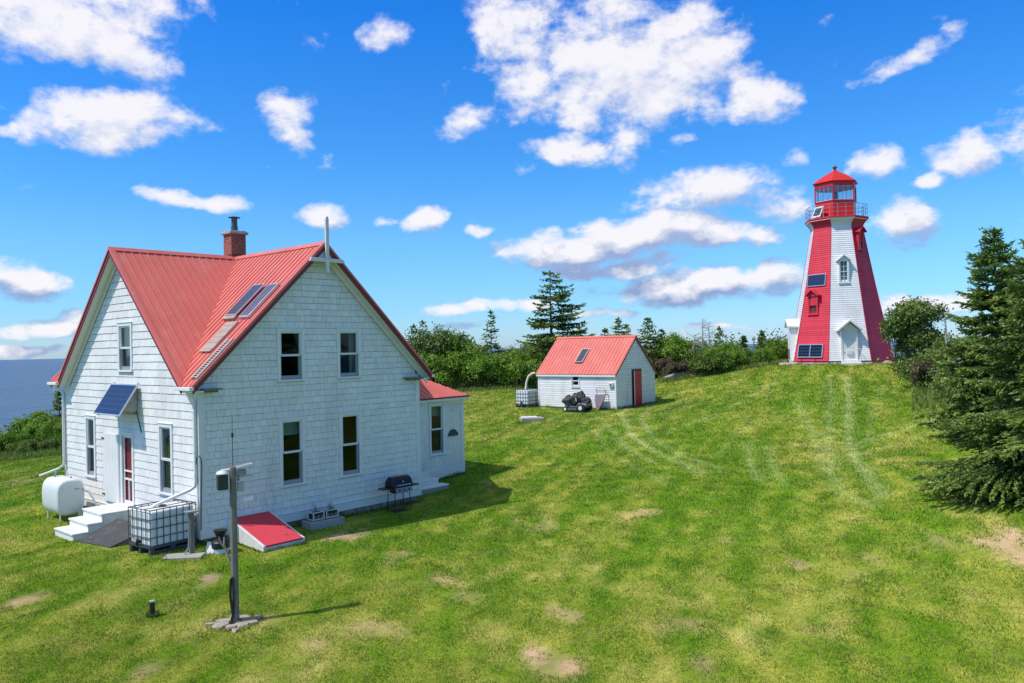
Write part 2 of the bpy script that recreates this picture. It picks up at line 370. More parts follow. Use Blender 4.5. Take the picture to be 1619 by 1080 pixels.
def ribbed(parts, poly, up, nrm, spacing=.23, rib=.022, thick=.03, off=.0, ribw=.035):
    """metal roofing sheet with raised ribs running up the slope; poly is planar, up along slope, nrm outward"""
    up = Vector(up).normalized(); nrm = Vector(nrm).normalized(); h = up.cross(nrm).normalized(); O = Vector(poly[0])
    parts.prism(poly, -nrm*thick)
    p2 = [((Vector(p)-O).dot(h), (Vector(p)-O).dot(up)) for p in poly]
    if sum(p2[i][0]*p2[(i+1) % len(p2)][1]-p2[(i+1) % len(p2)][0]*p2[i][1] for i in range(len(p2))) < 0: p2 = p2[::-1]
    a = min(p[0] for p in p2); b = max(p[0] for p in p2)
    c = a+off
    while c < b:
        q = clip_convex([(c-ribw/2, -50), (c+ribw/2, -50), (c+ribw/2, 50), (c-ribw/2, 50)], p2)
        if len(q) >= 3:
            parts.prism([O+h*x+up*y-nrm*.003 for x, y in q], nrm*(rib+.003))
        c += spacing
# ------------------------------------------------------------------ house
Wx, Wy, oA, oB, ZR, ZE = 7.432, 9.094, .32, .34, 7.82, 3.88
CX, CY = Wx/2, Wy/2
YV = CY-(CX+0)*0-4.247
sA = (ZR-ZE)/(CY-YV); sB = (ZR-ZE)/(CX+oA)
FA = frame((0, Wy, 0), (0, -1, 0), (0, 0, 1), (-1, 0, 0)); FB = frame((0, 0, 0), (1, 0, 0), (0, 0, 1), (0, -1, 0))
FC = frame((Wx, 0, 0), (0, 1, 0), (0, 0, 1), (1, 0, 0)); FD = frame((Wx, Wy, 0), (-1, 0, 0), (0, 0, 1), (0, 1, 0))
house = thing('house', 'white shingled two storey house with a red cross gabled metal roof', 'house')
wA = [(1.85, 2.43, .98, 2.73), (Wy-2.16, Wy-1.53, .98, 2.73), (Wy-4.68, Wy-3.92, 4.28, 5.54)]
wB = [(2.37, 3.05, 3.94, 5.26), (4.36, 5.04, 3.94, 5.26), (2.38, 3.02, 1.02, 2.77), (4.39, 5.01, 1.02, 2.77)]
dA = (Wy-4.64, Wy-3.96, .36, 2.36)
regA = [(0, .2), (Wy, .2), (Wy, ZR-.12-sA*CY), (CY, ZR-.12), (0, ZR-.12-sA*CY)]
regB = [(0, .2), (Wx, .2), (Wx, ZR-.12-sB*CX), (CX, ZR-.12), (0, ZR-.12-sB*CX)]
def grow(r, d): return (r[0]-d, r[1]+d, r[2]-.09, r[3]+d)
for F, reg, wins, isA, W_ in ((FA, regA, wA+[dA], True, Wy), (FB, regB, wB, False, Wx), (FC, regA, [], True, Wy), (FD, regB, [], False, Wx)):
    m = MB()
    full = [(0, -.02)]+[(W_, -.02)]+reg[2:]
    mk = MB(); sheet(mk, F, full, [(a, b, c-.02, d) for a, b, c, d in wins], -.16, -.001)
    holes = [grow(r, .095) for r in wins]
    inner = clip(clip(reg, 1, 0, W_-.13), -1, 0, -.13)
    if isA: shingled(m, F, inner, holes, .215, .14, .38, .0025, .017, 3, slit=.010)
    else: shingled(m, F, inner, holes, .178, .10, .29, .007, .015, 5)
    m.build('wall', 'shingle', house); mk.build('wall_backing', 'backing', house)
m = MB()
for F, W_, top in ((FA, Wy, 3.8), (FB, Wx, 3.9), (FC, Wy, 3.8), (FD, Wx, 3.9)):
    m2 = MB(); e = .034 if F in (FA, FC) else .031
    m2.fbox(F, -e, .135, -.04, top, 0, e); m2.build('corner_board', 'trim', house, bevel=.004)
    m2 = MB(); m2.fbox(F, W_-.135, W_+e, -.04, top, 0, e); m2.build('corner_board', 'trim', house, bevel=.004)
    if F in (FA, FC):
        for a_, b_ in ((.136, .62), (W_-.62, W_-.136)):
            m2 = MB(); m2.fbox(F, a_, b_, 3.42, 3.72, -.1, .024); m2.build('frieze_block', 'trim', house)
    m2 = MB(); m2.fbox(F, .136, W_-.136, -.04, .195, 0, .028); m2.fbox(F, .136, W_-.136, .195, .215, -.002, .045); m2.build('base_board', 'trim', house)
m = MB(); m.box(.06, Wx-.06, .06, Wy-.06, -.9, -.045); m.build('foundation', 'stone', house)
m = MB()
rnd = random.Random(4)
x = .1
while x < Wx-.15:
    w = rnd.uniform(.25, .6); h = rnd.uniform(-.07, -.05)
    m.box(x, min(Wx-.1, x+w-.02), rnd.uniform(.0, .04), .08, -.6, -.26); m.box(x-.1 if x > .2 else x, min(Wx-.1, x+w-.13), rnd.uniform(.0, .04), .08, -.25, h); x += w
m.build('foundation_stones', 'stone', house, bevel=.02, seg=2)
for i, (F, r) in enumerate([(FA, q) for q in wA]+[(FB, q) for q in wB]):
    window(house, F, *r, case=.095, curtain=(3, 2, 2, 0, 2, 1, 0)[i])
m = MB(); m.box(.2, Wx-.2, .2, Wy-.2, .25, .33); m.box(.2, Wx-.2, .2, Wy-.2, 3.05, 3.2); m.build('floor_boards', 'room', house)
m = MB(); m.box(3.4, 3.55, .2, Wy-.2, .33, 3.05); m.box(.2, 3.4, 4.9, 5.02, .33, 3.05); m.box(.2, Wx-.2, 4.4, 4.52, 3.2, 5.9); m.build('partition', 'room', house)
# entrance door in the sunlit wall
u0, u1, v0, v1 = dA
m = MB(); m.fbox(FA, u0-.13, u0, v0-.05, v1+.1, -.12, .04); m.fbox(FA, u1, u1+.11, v0-.05, v1+.1, -.12, .04); m.fbox(FA, u0, u1, v1, v1+.1, -.12, .04); m.fbox(FA, u0-.15, u1+.13, v0-.09, v0-.0, -.12, .09)
dr = m.build('door', 'trim', house, bevel=.004)
m = MB(); m.fbox(FA, u0+.02, u1-.02, v0, v1, -.11, -.07); m.build('door_leaf', 'darkred', dr)
m = MB()
for a, b, c, d in ((u0, u0+.06, v0, v1), (u1-.06, u1, v0, v1), (u0+.06, u1-.06, v1-.07, v1), (u0+.06, u1-.06, v0, v0+.10), (u0+.06, u1-.06, v0+.70, v0+.755), (u0+.06, u1-.06, v0+.94, v0+.985), ((u0+u1)/2-.02, (u0+u1)/2+.02, v0+.1, v0+.70)):
    m.fbox(FA, a, b, c, d, -.045, -.015)
sd = m.build('screen_door', 'trim', dr)
m = MB(); m.fbox(FA, u1-.05, u1-.03, v0+.83, v0+.93, -.015, .03); m.build('handle', 'black', dr)
# plank storm door folded open against the wall
la, lb = Wy-5.86, Wy-4.80
m = MB(); k = 6
for i in range(k): m.fbox(FA, la+(lb-la)*i/k+.004, la+(lb-la)*(i+1)/k-.004, .33, 2.36, .045, .085)
for z in (.55, 2.05): m.fbox(FA, la+.02, lb-.02, z, z+.13, .03, .0445)
m.fbox(FA, lb-.001, lb+.03, .33, 2.36, .0, .08)
pd = m.build('plank_door', 'white', house, bevel=.004)
for z in (.5, 2.18):
    m = MB(); m.fbox(FA, la-.06, la+.09, z, z+.045, .08, .11); m.build('hinge', 'black', pd)
# roof
def mir(p, mx, my): return (Wx-p[0] if mx else p[0], Wy-p[1] if my else p[1], p[2])
cen = (CX, CY, ZR)
for mx in (0, 1):
    for my in (0, 1):
        sx, sy = (-1 if mx else 1), (-1 if my else 1)
        m = MB()
        q = [mir(p, mx, my) for p in ((-oA, CY, ZR), (-oA, YV, ZE), cen)]
        ribbed(m, q, (0, sy*(CY-YV), ZR-ZE), (0, -sy*(ZR-ZE), CY-YV), off=.12)
        m.build('roof', 'roof', house)
        m = MB()
        q = [mir(p, mx, my) for p in ((CX, -oB, ZR), cen, (-oA, YV, ZE), (-oA, -oB, ZE))]
        ribbed(m, q, (sx*(CX+oA), 0, ZR-ZE), (-sx*(ZR-ZE), 0, CX+oA), off=.12)
        m.build('roof', 'roof', house)
# ridge caps
def cap(m, a, b, side, slope, w=.17, lift=.028):
    a = Vector(a); b = Vector(b); s = Vector(side)
    for k in (1, -1):
        d = (s*k-Vector((0, 0, 1))*slope).normalized(); up = Vector((0, 0, 1))
        m.prism([a+up*lift, b+up*lift, b+up*lift+d*w, a+up*lift+d*w], (s*k*slope+up).normalized()*.012)
m = MB(); cap(m, (-oA-.02, CY, ZR), (CX-.2, CY, ZR), (0, 1, 0), sA); cap(m, (CX+.2, CY, ZR), (Wx+oA+.02, CY, ZR), (0, 1, 0), sA)
cap(m, (CX, -oB-.02, ZR), (CX, CY-.02, ZR), (1, 0, 0), sB); cap(m, (CX, CY+.02, ZR), (CX, Wy+oB+.02, ZR), (1, 0, 0), sB)
m.build('ridge_cap', 'roof', house)
# rake fascias, edge trim and soffits
def rake(axis, pos, inward, a, b, depth=.20):
    """a apex, b lower end: (coordinate along wall, z); the rake stands in plane axis=pos"""
    P = lambda c, z, d=0.0: (pos+inward*d, c, z) if axis == 'x' else (c, pos+inward*d, z)
    vec = Vector((inward, 0, 0)) if axis == 'x' else Vector((0, inward, 0))
    m = MB(); m.prism([P(a[0], a[1]+.02), P(b[0], b[1]+.02), P(b[0], b[1]-depth), P(a[0], a[1]-depth)], vec*.03)
    dx = (b[0]-a[0]); dz = (b[1]-a[1]); l = math.hypot(dx, dz); n = Vector((0, -dz/l*(1 if dx > 0 else -1), abs(dx)/l)) if axis == 'x' else Vector((-dz/l*(1 if dx > 0 else -1), 0, abs(dx)/l))
    f = m.build('rake_board', 'darkred', house)
    m = MB(); a3, b3 = Vector(P(a[0], a[1]+.024, -.012)), Vector(P(b[0], b[1]+.024, -.012))
    m.prism([a3, b3, b3+vec*.10, a3+vec*.10], n*.014); m.prism([a3, b3, b3-Vector((0, 0, .075)), a3-Vector((0, 0, .075))], -vec*.012); m.build('edge_trim', 'roof', f)
    m = MB(); a3, b3 = Vector(P(a[0], a[1]-.10, .03)), Vector(P(b[0], b[1]-.10, .03))
    m.prism([a3, b3, b3+vec*(abs(inward)*.28), a3+vec*.28], Vector((0, 0, -.02))); 
    a4, b4 = Vector(P(a[0], a[1]-.122, .255)), Vector(P(b[0], b[1]-.122, .255))
    m.prism([a4, b4, b4-Vector((0, 0, .2)), a4-Vector((0, 0, .2))], vec*.03)
    m.build('soffit', 'trim', house)
for pos, inw in ((-oA, 1), (Wx+oA, -1)):
    rake('x', pos, inw, (CY, ZR), (YV, ZE)); rake('x', pos, inw, (CY, ZR), (Wy-YV, ZE))
for pos, inw in ((-oB, 1), (Wy+oB, -1)):
    rake('y', pos, inw, (CX, ZR), (-oA, ZE)); rake('y', pos, inw, (CX, ZR), (Wx+oA, ZE))
# short eave gutters at the four corners, and the eave returns on the shaded gable
for mx in (0, 1):
    for my in (0, 1):
        p = [mir(q, mx, my) for q in ((-oA-.10, -oB-.03, ZE-.10), (-oA+.02, YV+.10, ZE-.01))]
        m = MB(); m.box(min(p[0][0], p[1][0]), max(p[0][0], p[1][0]), min(p[0][1], p[1][1]), max(p[0][1], p[1][1]), ZE-.11, ZE-.02); m.build('gutter', 'trim', house, bevel=.01)
        p = [mir(q, mx, my) for q in ((-oA+.03, -oB+.06, 0), (.0, YV, 0))]
        m = MB(); m.box(min(p[0][0], p[1][0]), max(p[0][0], p[1][0]), min(p[0][1], p[1][1]), max(p[0][1], p[1][1]), ZE-.17, ZE-.12); m.build('eave_soffit', 'trim', house)
m = MB(); m.box(0.02, .50, -.30, -.02, 3.76, 3.80); m.box(.02, .45, -.16, -.03, 3.70, 3.76); m.build('eave_return', 'oldwood', house)
m = MB(); m.box(6.80, Wx-.02, -.30, -.02, 3.76, 3.80); m.box(6.9, Wx-.02, -.16, -.03, 3.70, 3.76); m.build('eave_return', 'oldwood', house)
# finial on the front gable
m = MB(); y0, y1 = -oB-.10, -oB-.035
pts = [(CX-.055, 6.95), (CX+.055, 6.95), (CX+.055, 8.47), (CX+.035, 8.54), (CX, 8.565), (CX-.035, 8.54), (CX-.055, 8.47)]
m.prism([(a, y0, z) for a, z in pts], (0, y1-y0, 0))
fi = m.build('finial', 'dullwhite', house, bevel=.006)
m = MB(); m.prism([(CX-.60, y1-.052, 7.24), (CX+.60, y1-.052, 7.24), (CX+.54, y1-.052, 7.35), (CX-.54, y1-.052, 7.35)], (0, .05, 0)); m.build('crossbar', 'dullwhite', fi, bevel=.004)
m = MB(); m.prism([(CX-.42, -oB+.035, 7.33), (CX+.42, -oB+.035, 7.33), (CX, -oB+.035, 7.70)], (0, .02, 0)); m.build('gable_panel', 'dullwhite', fi)
# chimney
m = MB(); m.box(3.62, 4.14, 4.74, 5.24, 7.2, 8.62); ch = m.build('chimney', 'brick', house)
m = MB(); m.box(3.55, 4.21, 4.67, 5.31, 8.62, 8.70); m.box(3.6, 4.16, 4.72, 5.26, 8.70, 8.74); m.build('chimney_cap', 'concrete', ch, bevel=.012)
m = MB(); m.lathe([(.11, 8.74), (.11, 8.9), (.095, 8.9), (.095, 9.16)], 16, (3.88, 4.99, 0)); m.lathe([(.19, 9.19), (.20, 9.205), (.06, 9.235)], 16, (3.88, 4.99, 0))
for a in range(3): m.tube([(3.88+.085*math.cos(a*2.1), 4.99+.085*math.sin(a*2.1), 9.1), (3.88+.1*math.cos(a*2.1), 4.99+.1*math.sin(a*2.1), 9.2)], .012, 6)
m.build('flue', 'cage', ch, smooth=True)
m = MB(); m.prism([(3.50, 4.70, 7.92), (4.26, 4.70, 7.92), (4.26, 4.735, 7.92), (3.50, 4.735, 7.92)], (0, 0, -.35)); m.build('flashing', 'darkred', ch)
# downspouts
m = MB(); m.tube([(-.28, -.05, 3.79), (-.28, -.05, 3.68), (-.085, .07, 3.50), (-.085, .07, 1.42)], .042, 10)
m.tube([(-.085, .07, 1.45), (-.10, .08, 1.33), (-.20, .12, 1.25), (-1.0, .42, .94), (-1.04, .43, .86)], .045, 10)
for z in (3.2, 2.2, 1.6): m.lathe([(.05, z), (.05, z+.05)], 10, (-.085, .07, 0))
m.build('downspout', 'trim', house, smooth=True)
m = MB(); m.tube([(-.28, Wy+.05, 3.79), (-.28, Wy+.05, 3.68), (-.085, Wy-.07, 3.50), (-.085, Wy-.07, 1.15), (-.2, Wy+.1, 1.0), (-.62, Wy+.55, .78)], .042, 10)
for z in (3.2, 2.2, 1.4): m.lathe([(.05, z), (.05, z+.05)], 10, (-.085, Wy-.07, 0))
m.build('downspout', 'trim', house, smooth=True)
# porch wing on the far side of the shaded wall
px0, px1, py0, py1, pz = Wx+.03, 11.46, 2.03, 5.6, 2.80
FP = frame((px0, py0, 0), (1, 0, 0), (0, 0, 1), (0, -1, 0)); FQ = frame((px1, py0, 0), (0, 1, 0), (0, 0, 1), (1, 0, 0)); FR = frame((px1, py1, 0), (-1, 0, 0), (0, 0, 1), (0, 1, 0))
pw = (9.80-px0, 10.39-px0, .86, 2.62)
pdr = (.62, 1.42, .46, 2.45)
m = MB(); pl = px1-px0
sheet(m, FP, [(0, 0), (pl, 0), (pl, pz), (0, pz)], [pw, pdr], -.14, -.001)
shingled(m, FP, [(0, .2), (pl-.12, .2), (pl-.12, pz), (0, pz)], [grow(pw, .095), grow(pdr, .1)], .178, .1, .29, .007, .014, 8)
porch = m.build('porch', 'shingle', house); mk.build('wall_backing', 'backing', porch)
m = MB()
for F, w in ((FQ, py1-py0), (FR, pl)):
    sheet(m, F, [(0, 0), (w, 0), (w, pz), (0, pz)], [], -.13, -.001); shingled(m, F, [(.12, .2), (w, .2), (w, pz), (.12, pz)], [], .178, .1, .29, .009, .014, 9)
m.build('porch_wall', 'shingle', porch)
m = MB(); m.fbox(FP, pl-.12, pl+.034, -.06, pz, 0, .034); m.fbox(FQ, 0, .12, -.06, pz, 0, .031); m.fbox(FP, 0, pl-.121, -.06, .195, 0, .028); m.fbox(FP, 0, pl-.121, pz-.16, pz, 0, .028); m.fbox(FQ, .121, py1-py0, -.06, .195, 0, .028); m.build('porch_trim', 'trim', porch)
window(porch, FP, *pw, case=.085, curtain=1)
m = MB(); m.box(px0+.02, px1-.2, py0+.2, py1-.2, .1, .2); m.box(px0+.02, px1-.2, py0+1.6, py0+1.7, .2, 2.7); m.build('porch_floor', 'room', porch)
m = MB(); m.fbox(FP, pdr[0], pdr[1], pdr[2], pdr[3], -.12, -.06); m.fbox(FP, pdr[0]-.1, pdr[0], pdr[2], pdr[3]+.1, -.1, .04); m.fbox(FP, pdr[1], pdr[1]+.1, pdr[2], pdr[3]+.1, -.1, .04); m.fbox(FP, pdr[0], pdr[1], pdr[3], pdr[3]+.1, -.1, .04); m.build('porch_door', 'white', porch)
ex = .13; e0, e1, f0, f1, ez, rz_, rx = px0, px1+ex, py0-.25, py1+.25, 2.90, 4.05, 1.55
rm = (f0+f1)/2
m = MB()
R1 = (e1-2.1, rm, rz_); R0 = (e0, rm, rz_)
ribbed(m, [(e0, f0, ez), (e1, f0, ez), R1, R0], (0, rm-f0, rz_-ez), (0, -(rz_-ez), rm-f0), off=.1)
ribbed(m, [(e1, f0, ez), (e1, f1, ez), R1], (-2.1, 0, rz_-ez), (rz_-ez, 0, 2.1), off=.1)
ribbed(m, [(e1, f1, ez), (e0, f1, ez), R0, R1], (0, f0-rm, rz_-ez), (0, (rz_-ez), rm-f0), off=.1)
m.build('porch_roof', 'roof', porch)
m = MB(); m.prism([(e0, f0+.01, ez-.032), (e1-.01, f0+.01, ez-.032), (e1-.01, f0+.01, ez-.13), (e0, f0+.01, ez-.13)], (0, .03, 0)); m.prism([(e1-.01, f0+.04, ez-.032), (e1-.01, f1, ez-.032), (e1-.01, f1, ez-.13), (e1-.01, f0+.04, ez-.13)], (-.03, 0, 0))
m.box(e0, e1-.045, f0+.045, py0-.03, ez-.12, ez-.1); m.build('porch_fascia', 'trim', porch)
m = MB(); m.prism([(e0, f0-.004, ez+.01), (e1, f0-.004, ez+.01), (e1, f0-.004, ez-.045), (e0, f0-.004, ez-.045)], (0, -.012, 0)); m.build('drip_edge', 'darkred', porch)
m = MB(); m.box(px0, px1-.05, py0+.05, py1-.05, -.8, -.06); m.build('porch_foundation', 'stone', porch)
# sign on the porch wall
sg = thing('house_sign', 'small navy arched plaque on the porch wall beside its window', 'sign', (10.9, py0-.03, 1.42))
pts = [(-.25, 0), (.25, 0), (.25, .11), (.20, .125), (.16, .19), (.09, .235), (0, .25), (-.09, .235), (-.16, .19), (-.20, .125), (-.25, .11)]
m = MB(); m.prism([(a, 0, b) for a, b in pts], (0, -.02, 0)); m.build('plaque', 'bluegrey', sg, bevel=.004)
m = MB()
for a, b, z in ((-.17, .17, .045), (-.19, .19, .085), (-.08, .08, .15)): m.box(a, b, -.024, -.019, z, z+.006)
m.build('raised_lines', 'grillgrey', sg)
# ------------------------------------------------------------------ small things round the house
def at_ground(x, y, dz=0): return (x, y, gz(x, y)+dz)
# solar panel propped on the sunlit wall
sp_ = thing('solar_module', 'blue framed solar panel propped out from the sunlit house wall above the door', 'solar panel', (-.1, 4.22, 3.86))
a = Vector((0, .90, 0)); b = Vector((0, -.88, 0)); dn = Vector((-.53, -.0, -.84)); nrm = (a-b).cross(dn).normalized()
if nrm.x > 0: nrm = -nrm
def slabpart(name, m, parent, c0, ux, uy, w, h, t, lift=0):
    ux = Vector(ux).normalized(); uy = Vector(uy).normalized(); n = ux.cross(uy).normalized(); c0 = Vector(c0)+n*lift
    q = MB(); q.v = [tuple(c0), tuple(c0+ux*w), tuple(c0+ux*w+uy*h), tuple(c0+uy*h)]+[tuple(p-n*t) for p in (c0, c0+ux*w, c0+ux*w+uy*h, c0+uy*h)]
    q.f = [(0, 1, 2, 3), (7, 6, 5, 4), (0, 4, 5, 1), (1, 5, 6, 2), (2, 6, 7, 3), (3, 7, 4, 0)]
    o = q.build(name, m, parent); uvquad(o, w, h); return o
def framed(parent, c0, ux, uy, w, h, cells, fm='silver', fr=.03, t=.035):
    ux = Vector(ux).normalized(); uy = Vector(uy).normalized(); n = ux.cross(uy).normalized(); c0 = Vector(c0)
    slabpart('cells', cells, parent, c0+ux*fr+uy*fr, ux, uy, w-2*fr, h-2*fr, t*.8, -.004)
    q = MB(); F = (c0, ux, uy, n)
    q.fbox(F, 0, w, 0, fr, -t, 0); q.fbox(F, 0, w, h-fr, h, -t, 0); q.fbox(F, 0, fr, fr, h-fr, -t, 0); q.fbox(F, w-fr, w, fr, h-fr, -t, 0)
    q.build('panel_frame', fm, parent)
framed(sp_, dn+a, b-a, -dn, 1.78, dn.length, 'pv')
m = MB()
for y in (.62, -.62):
    m.tube([dn+Vector((.02, y, -.03)), (.09, y, -.83)], .014, 6); m.tube([dn*.5+Vector((0, y, -.03)), (.09, y, -.45)], .012, 6)
m.tube([(.09, .75, -.83), (.09, -.75, -.83)], .014, 6); m.tube([(.02, .8, .02), (.09, .8, .04)], .012, 6); m.tube([(.02, -.8, .02), (.09, -.8, .04)], .012, 6)
m.build('bracket', 'galv', sp_)
m = MB(); m.prism([(.06, -.70, -.02), (.06, -.70, -.78), (-.40, -.70, -.72)], (0, .02, 0)); m.build('gusset', 'fiber', sp_)
m = MB(); m.tube([(-.1, -.6, -.3), (.02, -.63, -.55), (.05, -.76, -.95), (.07, -.86, -1.25), (.08, -.9, -1.36)], .014, 6); m.build('cable', 'black', sp_)
# things on the roof slope
rup = Vector((CX+oA, 0, ZR-ZE)).normalized(); rh = Vector((0, 1, 0)); rn = Vector((-(ZR-ZE), 0, CX+oA)).normalized()
def rp(x, y, lift=.06): return Vector((x, y, ZR-sB*(CX-x)))+rn*lift
t = thing('solar_module', 'dark blue solar panel lying on the red roof, the wide upper one', 'solar panel', rp(1.52, 1.28))
framed(t, Vector((0, 0, 0))+rn*.05, -rh, rup, .60, 1.28, 'pvdark')
m = MB(); m.fbox((Vector((0, 0, 0)), -rh, rup, rn), .0, .62, -.13, -.01, -.055, .03); m.build('mounting_rail', 'brown', t)
t = thing('solar_collector', 'narrow silver and black striped panel on the red roof nearest the gable edge', 'solar panel', rp(1.45, .46))
m = MB(); F = (Vector((0, 0, 0)), -rh, rup, rn); m.fbox(F, 0, .50, 0, 1.36, -.05, .03); m.build('panel_frame', 'silver', t, bevel=.008)
for i in range(3):
    m = MB(); m.fbox(F, .06+i*.14, .155+i*.14, .05, 1.31, .031, .037); m.build('strip', 'pvblack', t)
t = thing('grey_brown_sheet', 'grey brown sheet lying below the blue roof panel', 'sheet', rp(.53, .90))  # flat sheet in mottled grey brown with thin battens across
F = (Vector((0, 0, 0)), -rh, rup, rn); m = MB()
m.fpoly(F, [(0, 0), (.56, 0), (.60, .12), (.60, 1.14), (.04, 1.14)], -.045, .01); m.build('sheet', 'brown', t, bevel=.01)
m = MB()
for i in range(5): m.fbox(F, .05, .57, .1+i*.22, .115+i*.22, .011, .02)
m.build('batten', 'fiber', t)
t = thing('slatted_board', 'thin speckled board along the lower roof edge under the striped panel', 'board', rp(-.15, .02))
F = (Vector((0, 0, 0)), -rh, rup, rn); m = MB(); m.fbox(F, 0, .07, 0, 1.42, -.05, .01); m.fbox(F, .25, .32, 0, 1.42, -.05, .01); m.build('board', 'fiber', t)
m = MB()
for i in range(18): m.fbox(F, .071, .249, .03+i*.077, .06+i*.077, -.04, .004)
m.build('rung', 'brown', t)
# oil tank
t = thing('oil_tank', 'white oval heating oil tank on short legs at the far end of the sunlit wall', 'oil tank', (-.83, 6.98, gz(-.83, 6.98)))
m = MB(); rings = []; hw, hh = .40, .54
def ov(s, k=28):
    o = []
    for j in range(k):
        a_ = 2*math.pi*j/k; c_, s_ = math.cos(a_), math.sin(a_)
        o.append((math.copysign(abs(c_)**.62, c_)*hw*s, math.copysign(abs(s_)**.62, s_)*hh*s))
    return o
prof = [(-.66, .80), (-.645, .92), (-.60, .985), (-.54, 1.0), (.54, 1.0), (.60, .985), (.645, .92), (.66, .80)]
vs = [(x, y, .70+z) for y, s in prof for x, z in ov(s)]; k = 28
fs = [(i*k+j, i*k+(j+1) % k, (i+1)*k+(j+1) % k, (i+1)*k+j) for i in range(len(prof)-1) for j in range(k)]+[tuple(range(k-1, -1, -1)), tuple(range((len(prof)-1)*k, len(prof)*k))]
m.add(vs, [f[::-1] for f in fs]); m.build('tank_body', 'tank', t, smooth=True)
for x in (-.26, .26):
    for y in (-.5, .5):
        m = MB(); m.tube([(x, y, -.25), (x, y, .30)], .024, 8); m.build('leg', 'white', t)
m = MB(); m.tube([(-.1, .35, 1.22), (-.1, .35, 1.36)], .035, 8); m.lathe([(.05, 1.36), (.05, 1.40)], 10, (-.1, .35, 0)); m.build('filler_cap', 'galv', t); m = MB(); m.tube([(.12, -.3, 1.22), (.12, -.3, 1.28)], .03, 8); m.build('vent_stub', 'galv', t)
m = MB(); m.tube([(.1, -.645, .95), (.1, -.68, .95), (.22, -.68, .95)], .012, 6); m.build('gauge', 'galv', t)
m = MB(); m.tube([(.30, -.60, .92), (.42, -.86, .84), (.52, -1.1, .50), (.56, -1.22, .12)], .028, 8); m.build('fuel_hose', 'silver', t, smooth=True)
def bucket(name, label, loc, r, h, mat, band=None):
    t = thing(name, label, 'bucket', loc); m = MB(); m.lathe([(r*.86, 0), (r, h), (r*1.06, h), (r*1.06, h-.03), (r*1.0, h-.03)], 18, closed=False); m.lathe([(r*.86, 0), (r*.86, .012)], 18); m.lathe([(r*.97, h-.05), (r*.97, h-.045)], 18); m.build('pail', mat, t, smooth=True)
    m = MB(); m.tube([(r*1.05*math.cos(a), .02+.05*math.sin(a), h-.06+.0*a) for a in [math.pi*i/8 for i in range(9)]], .006, 5); m.build('handle', 'galv', t); return t
bucket('bucket', 'grey blue pail standing between the white oil tank and the front steps', at_ground(-.62, 5.98), .15, .34, 'galv')
bucket('bucket', 'smaller dark pail tucked behind the grey one beside the oil tank', at_ground(-.30, 6.02), .14, .30, 'grillgrey')
# front steps
zb = gz(-1.6, 4.25)
t = thing('wooden_steps', 'white wooden steps with three treads leading up to the red screened door', 'steps', (0, 4.25, zb)); H = .345-zb
for i, (x0, x1, z) in enumerate(((-1.02, -.07, H), (-1.38, -1.02, H*.66), (-1.76, -1.38, H*.33))):
    m = MB()
    for q in range(4):
        y0 = -.68+q*.34; m.box(x0-.03, x1, y0+.004, y0+.336, z-.045, z)
    m.build('tread', 'dullwhite', t, bevel=.004)
    m = MB(); m.box(x0, x0+.03, -.66, .66, z-H*.34-.05, z-.046)
    m.build('riser', 'white', t)
for y in (-.66, .62):
    m = MB(); m.prism([(-.985, y, -.2), (-.07, y, -.2), (-.07, y, H-.046), (-.985, y, H-.046)], (0, .04, 0)); m.prism([(-1.345, y, -.2), (-.99, y, -.2), (-.99, y, H*.66-.046), (-1.345, y, H*.66-.046)], (0, .04, 0)); m.prism([(-1.725, y, -.2), (-1.35, y, -.2), (-1.35, y, H*.33-.046), (-1.725, y, H*.33-.046)], (0, .04, 0)); m.build('side_board', 'dullwhite', t)
# black sheet sloping beside the steps
t = thing('black_hatch_cover', 'black felted sloping hatch cover lying between the front steps and the caged tank', 'hatch', (-1.1, 2.5, gz(-1.1, 2.5)))
o_ = Vector(t.location); P = [Vector(p)-o_ for p in ((-1.72, 3.40, gz(-1.7, 3.4)+.03), (-1.55, 1.70, gz(-1.5, 1.75)+.03), (-.50, 1.62, .17), (-.66, 3.42, .19))]
m = MB(); m.prism(P, (0, 0, -.035)); m.build('cover', 'felt', t, bevel=.006)
m = MB(); m.tube([P[0].lerp(P[1], .25)+Vector((.1, 0, .05)), P[0].lerp(P[1], .25)+Vector((.1, 0, .12)), P[0].lerp(P[1], .33)+Vector((.1, 0, .12)), P[0].lerp(P[1], .33)+Vector((.1, 0, .05))], .01, 6); m.build('handle', 'galv', t)
m = MB(); m.prism([P[1]+Vector((.05, .03, -.04)), P[2]+Vector((-.05, .03, -.04)), P[2]+Vector((-.05, .03, -.55)), P[1]+Vector((.05, .03, -.2))], (0, .03, 0)); m.build('side_board', 'oldwood', t)
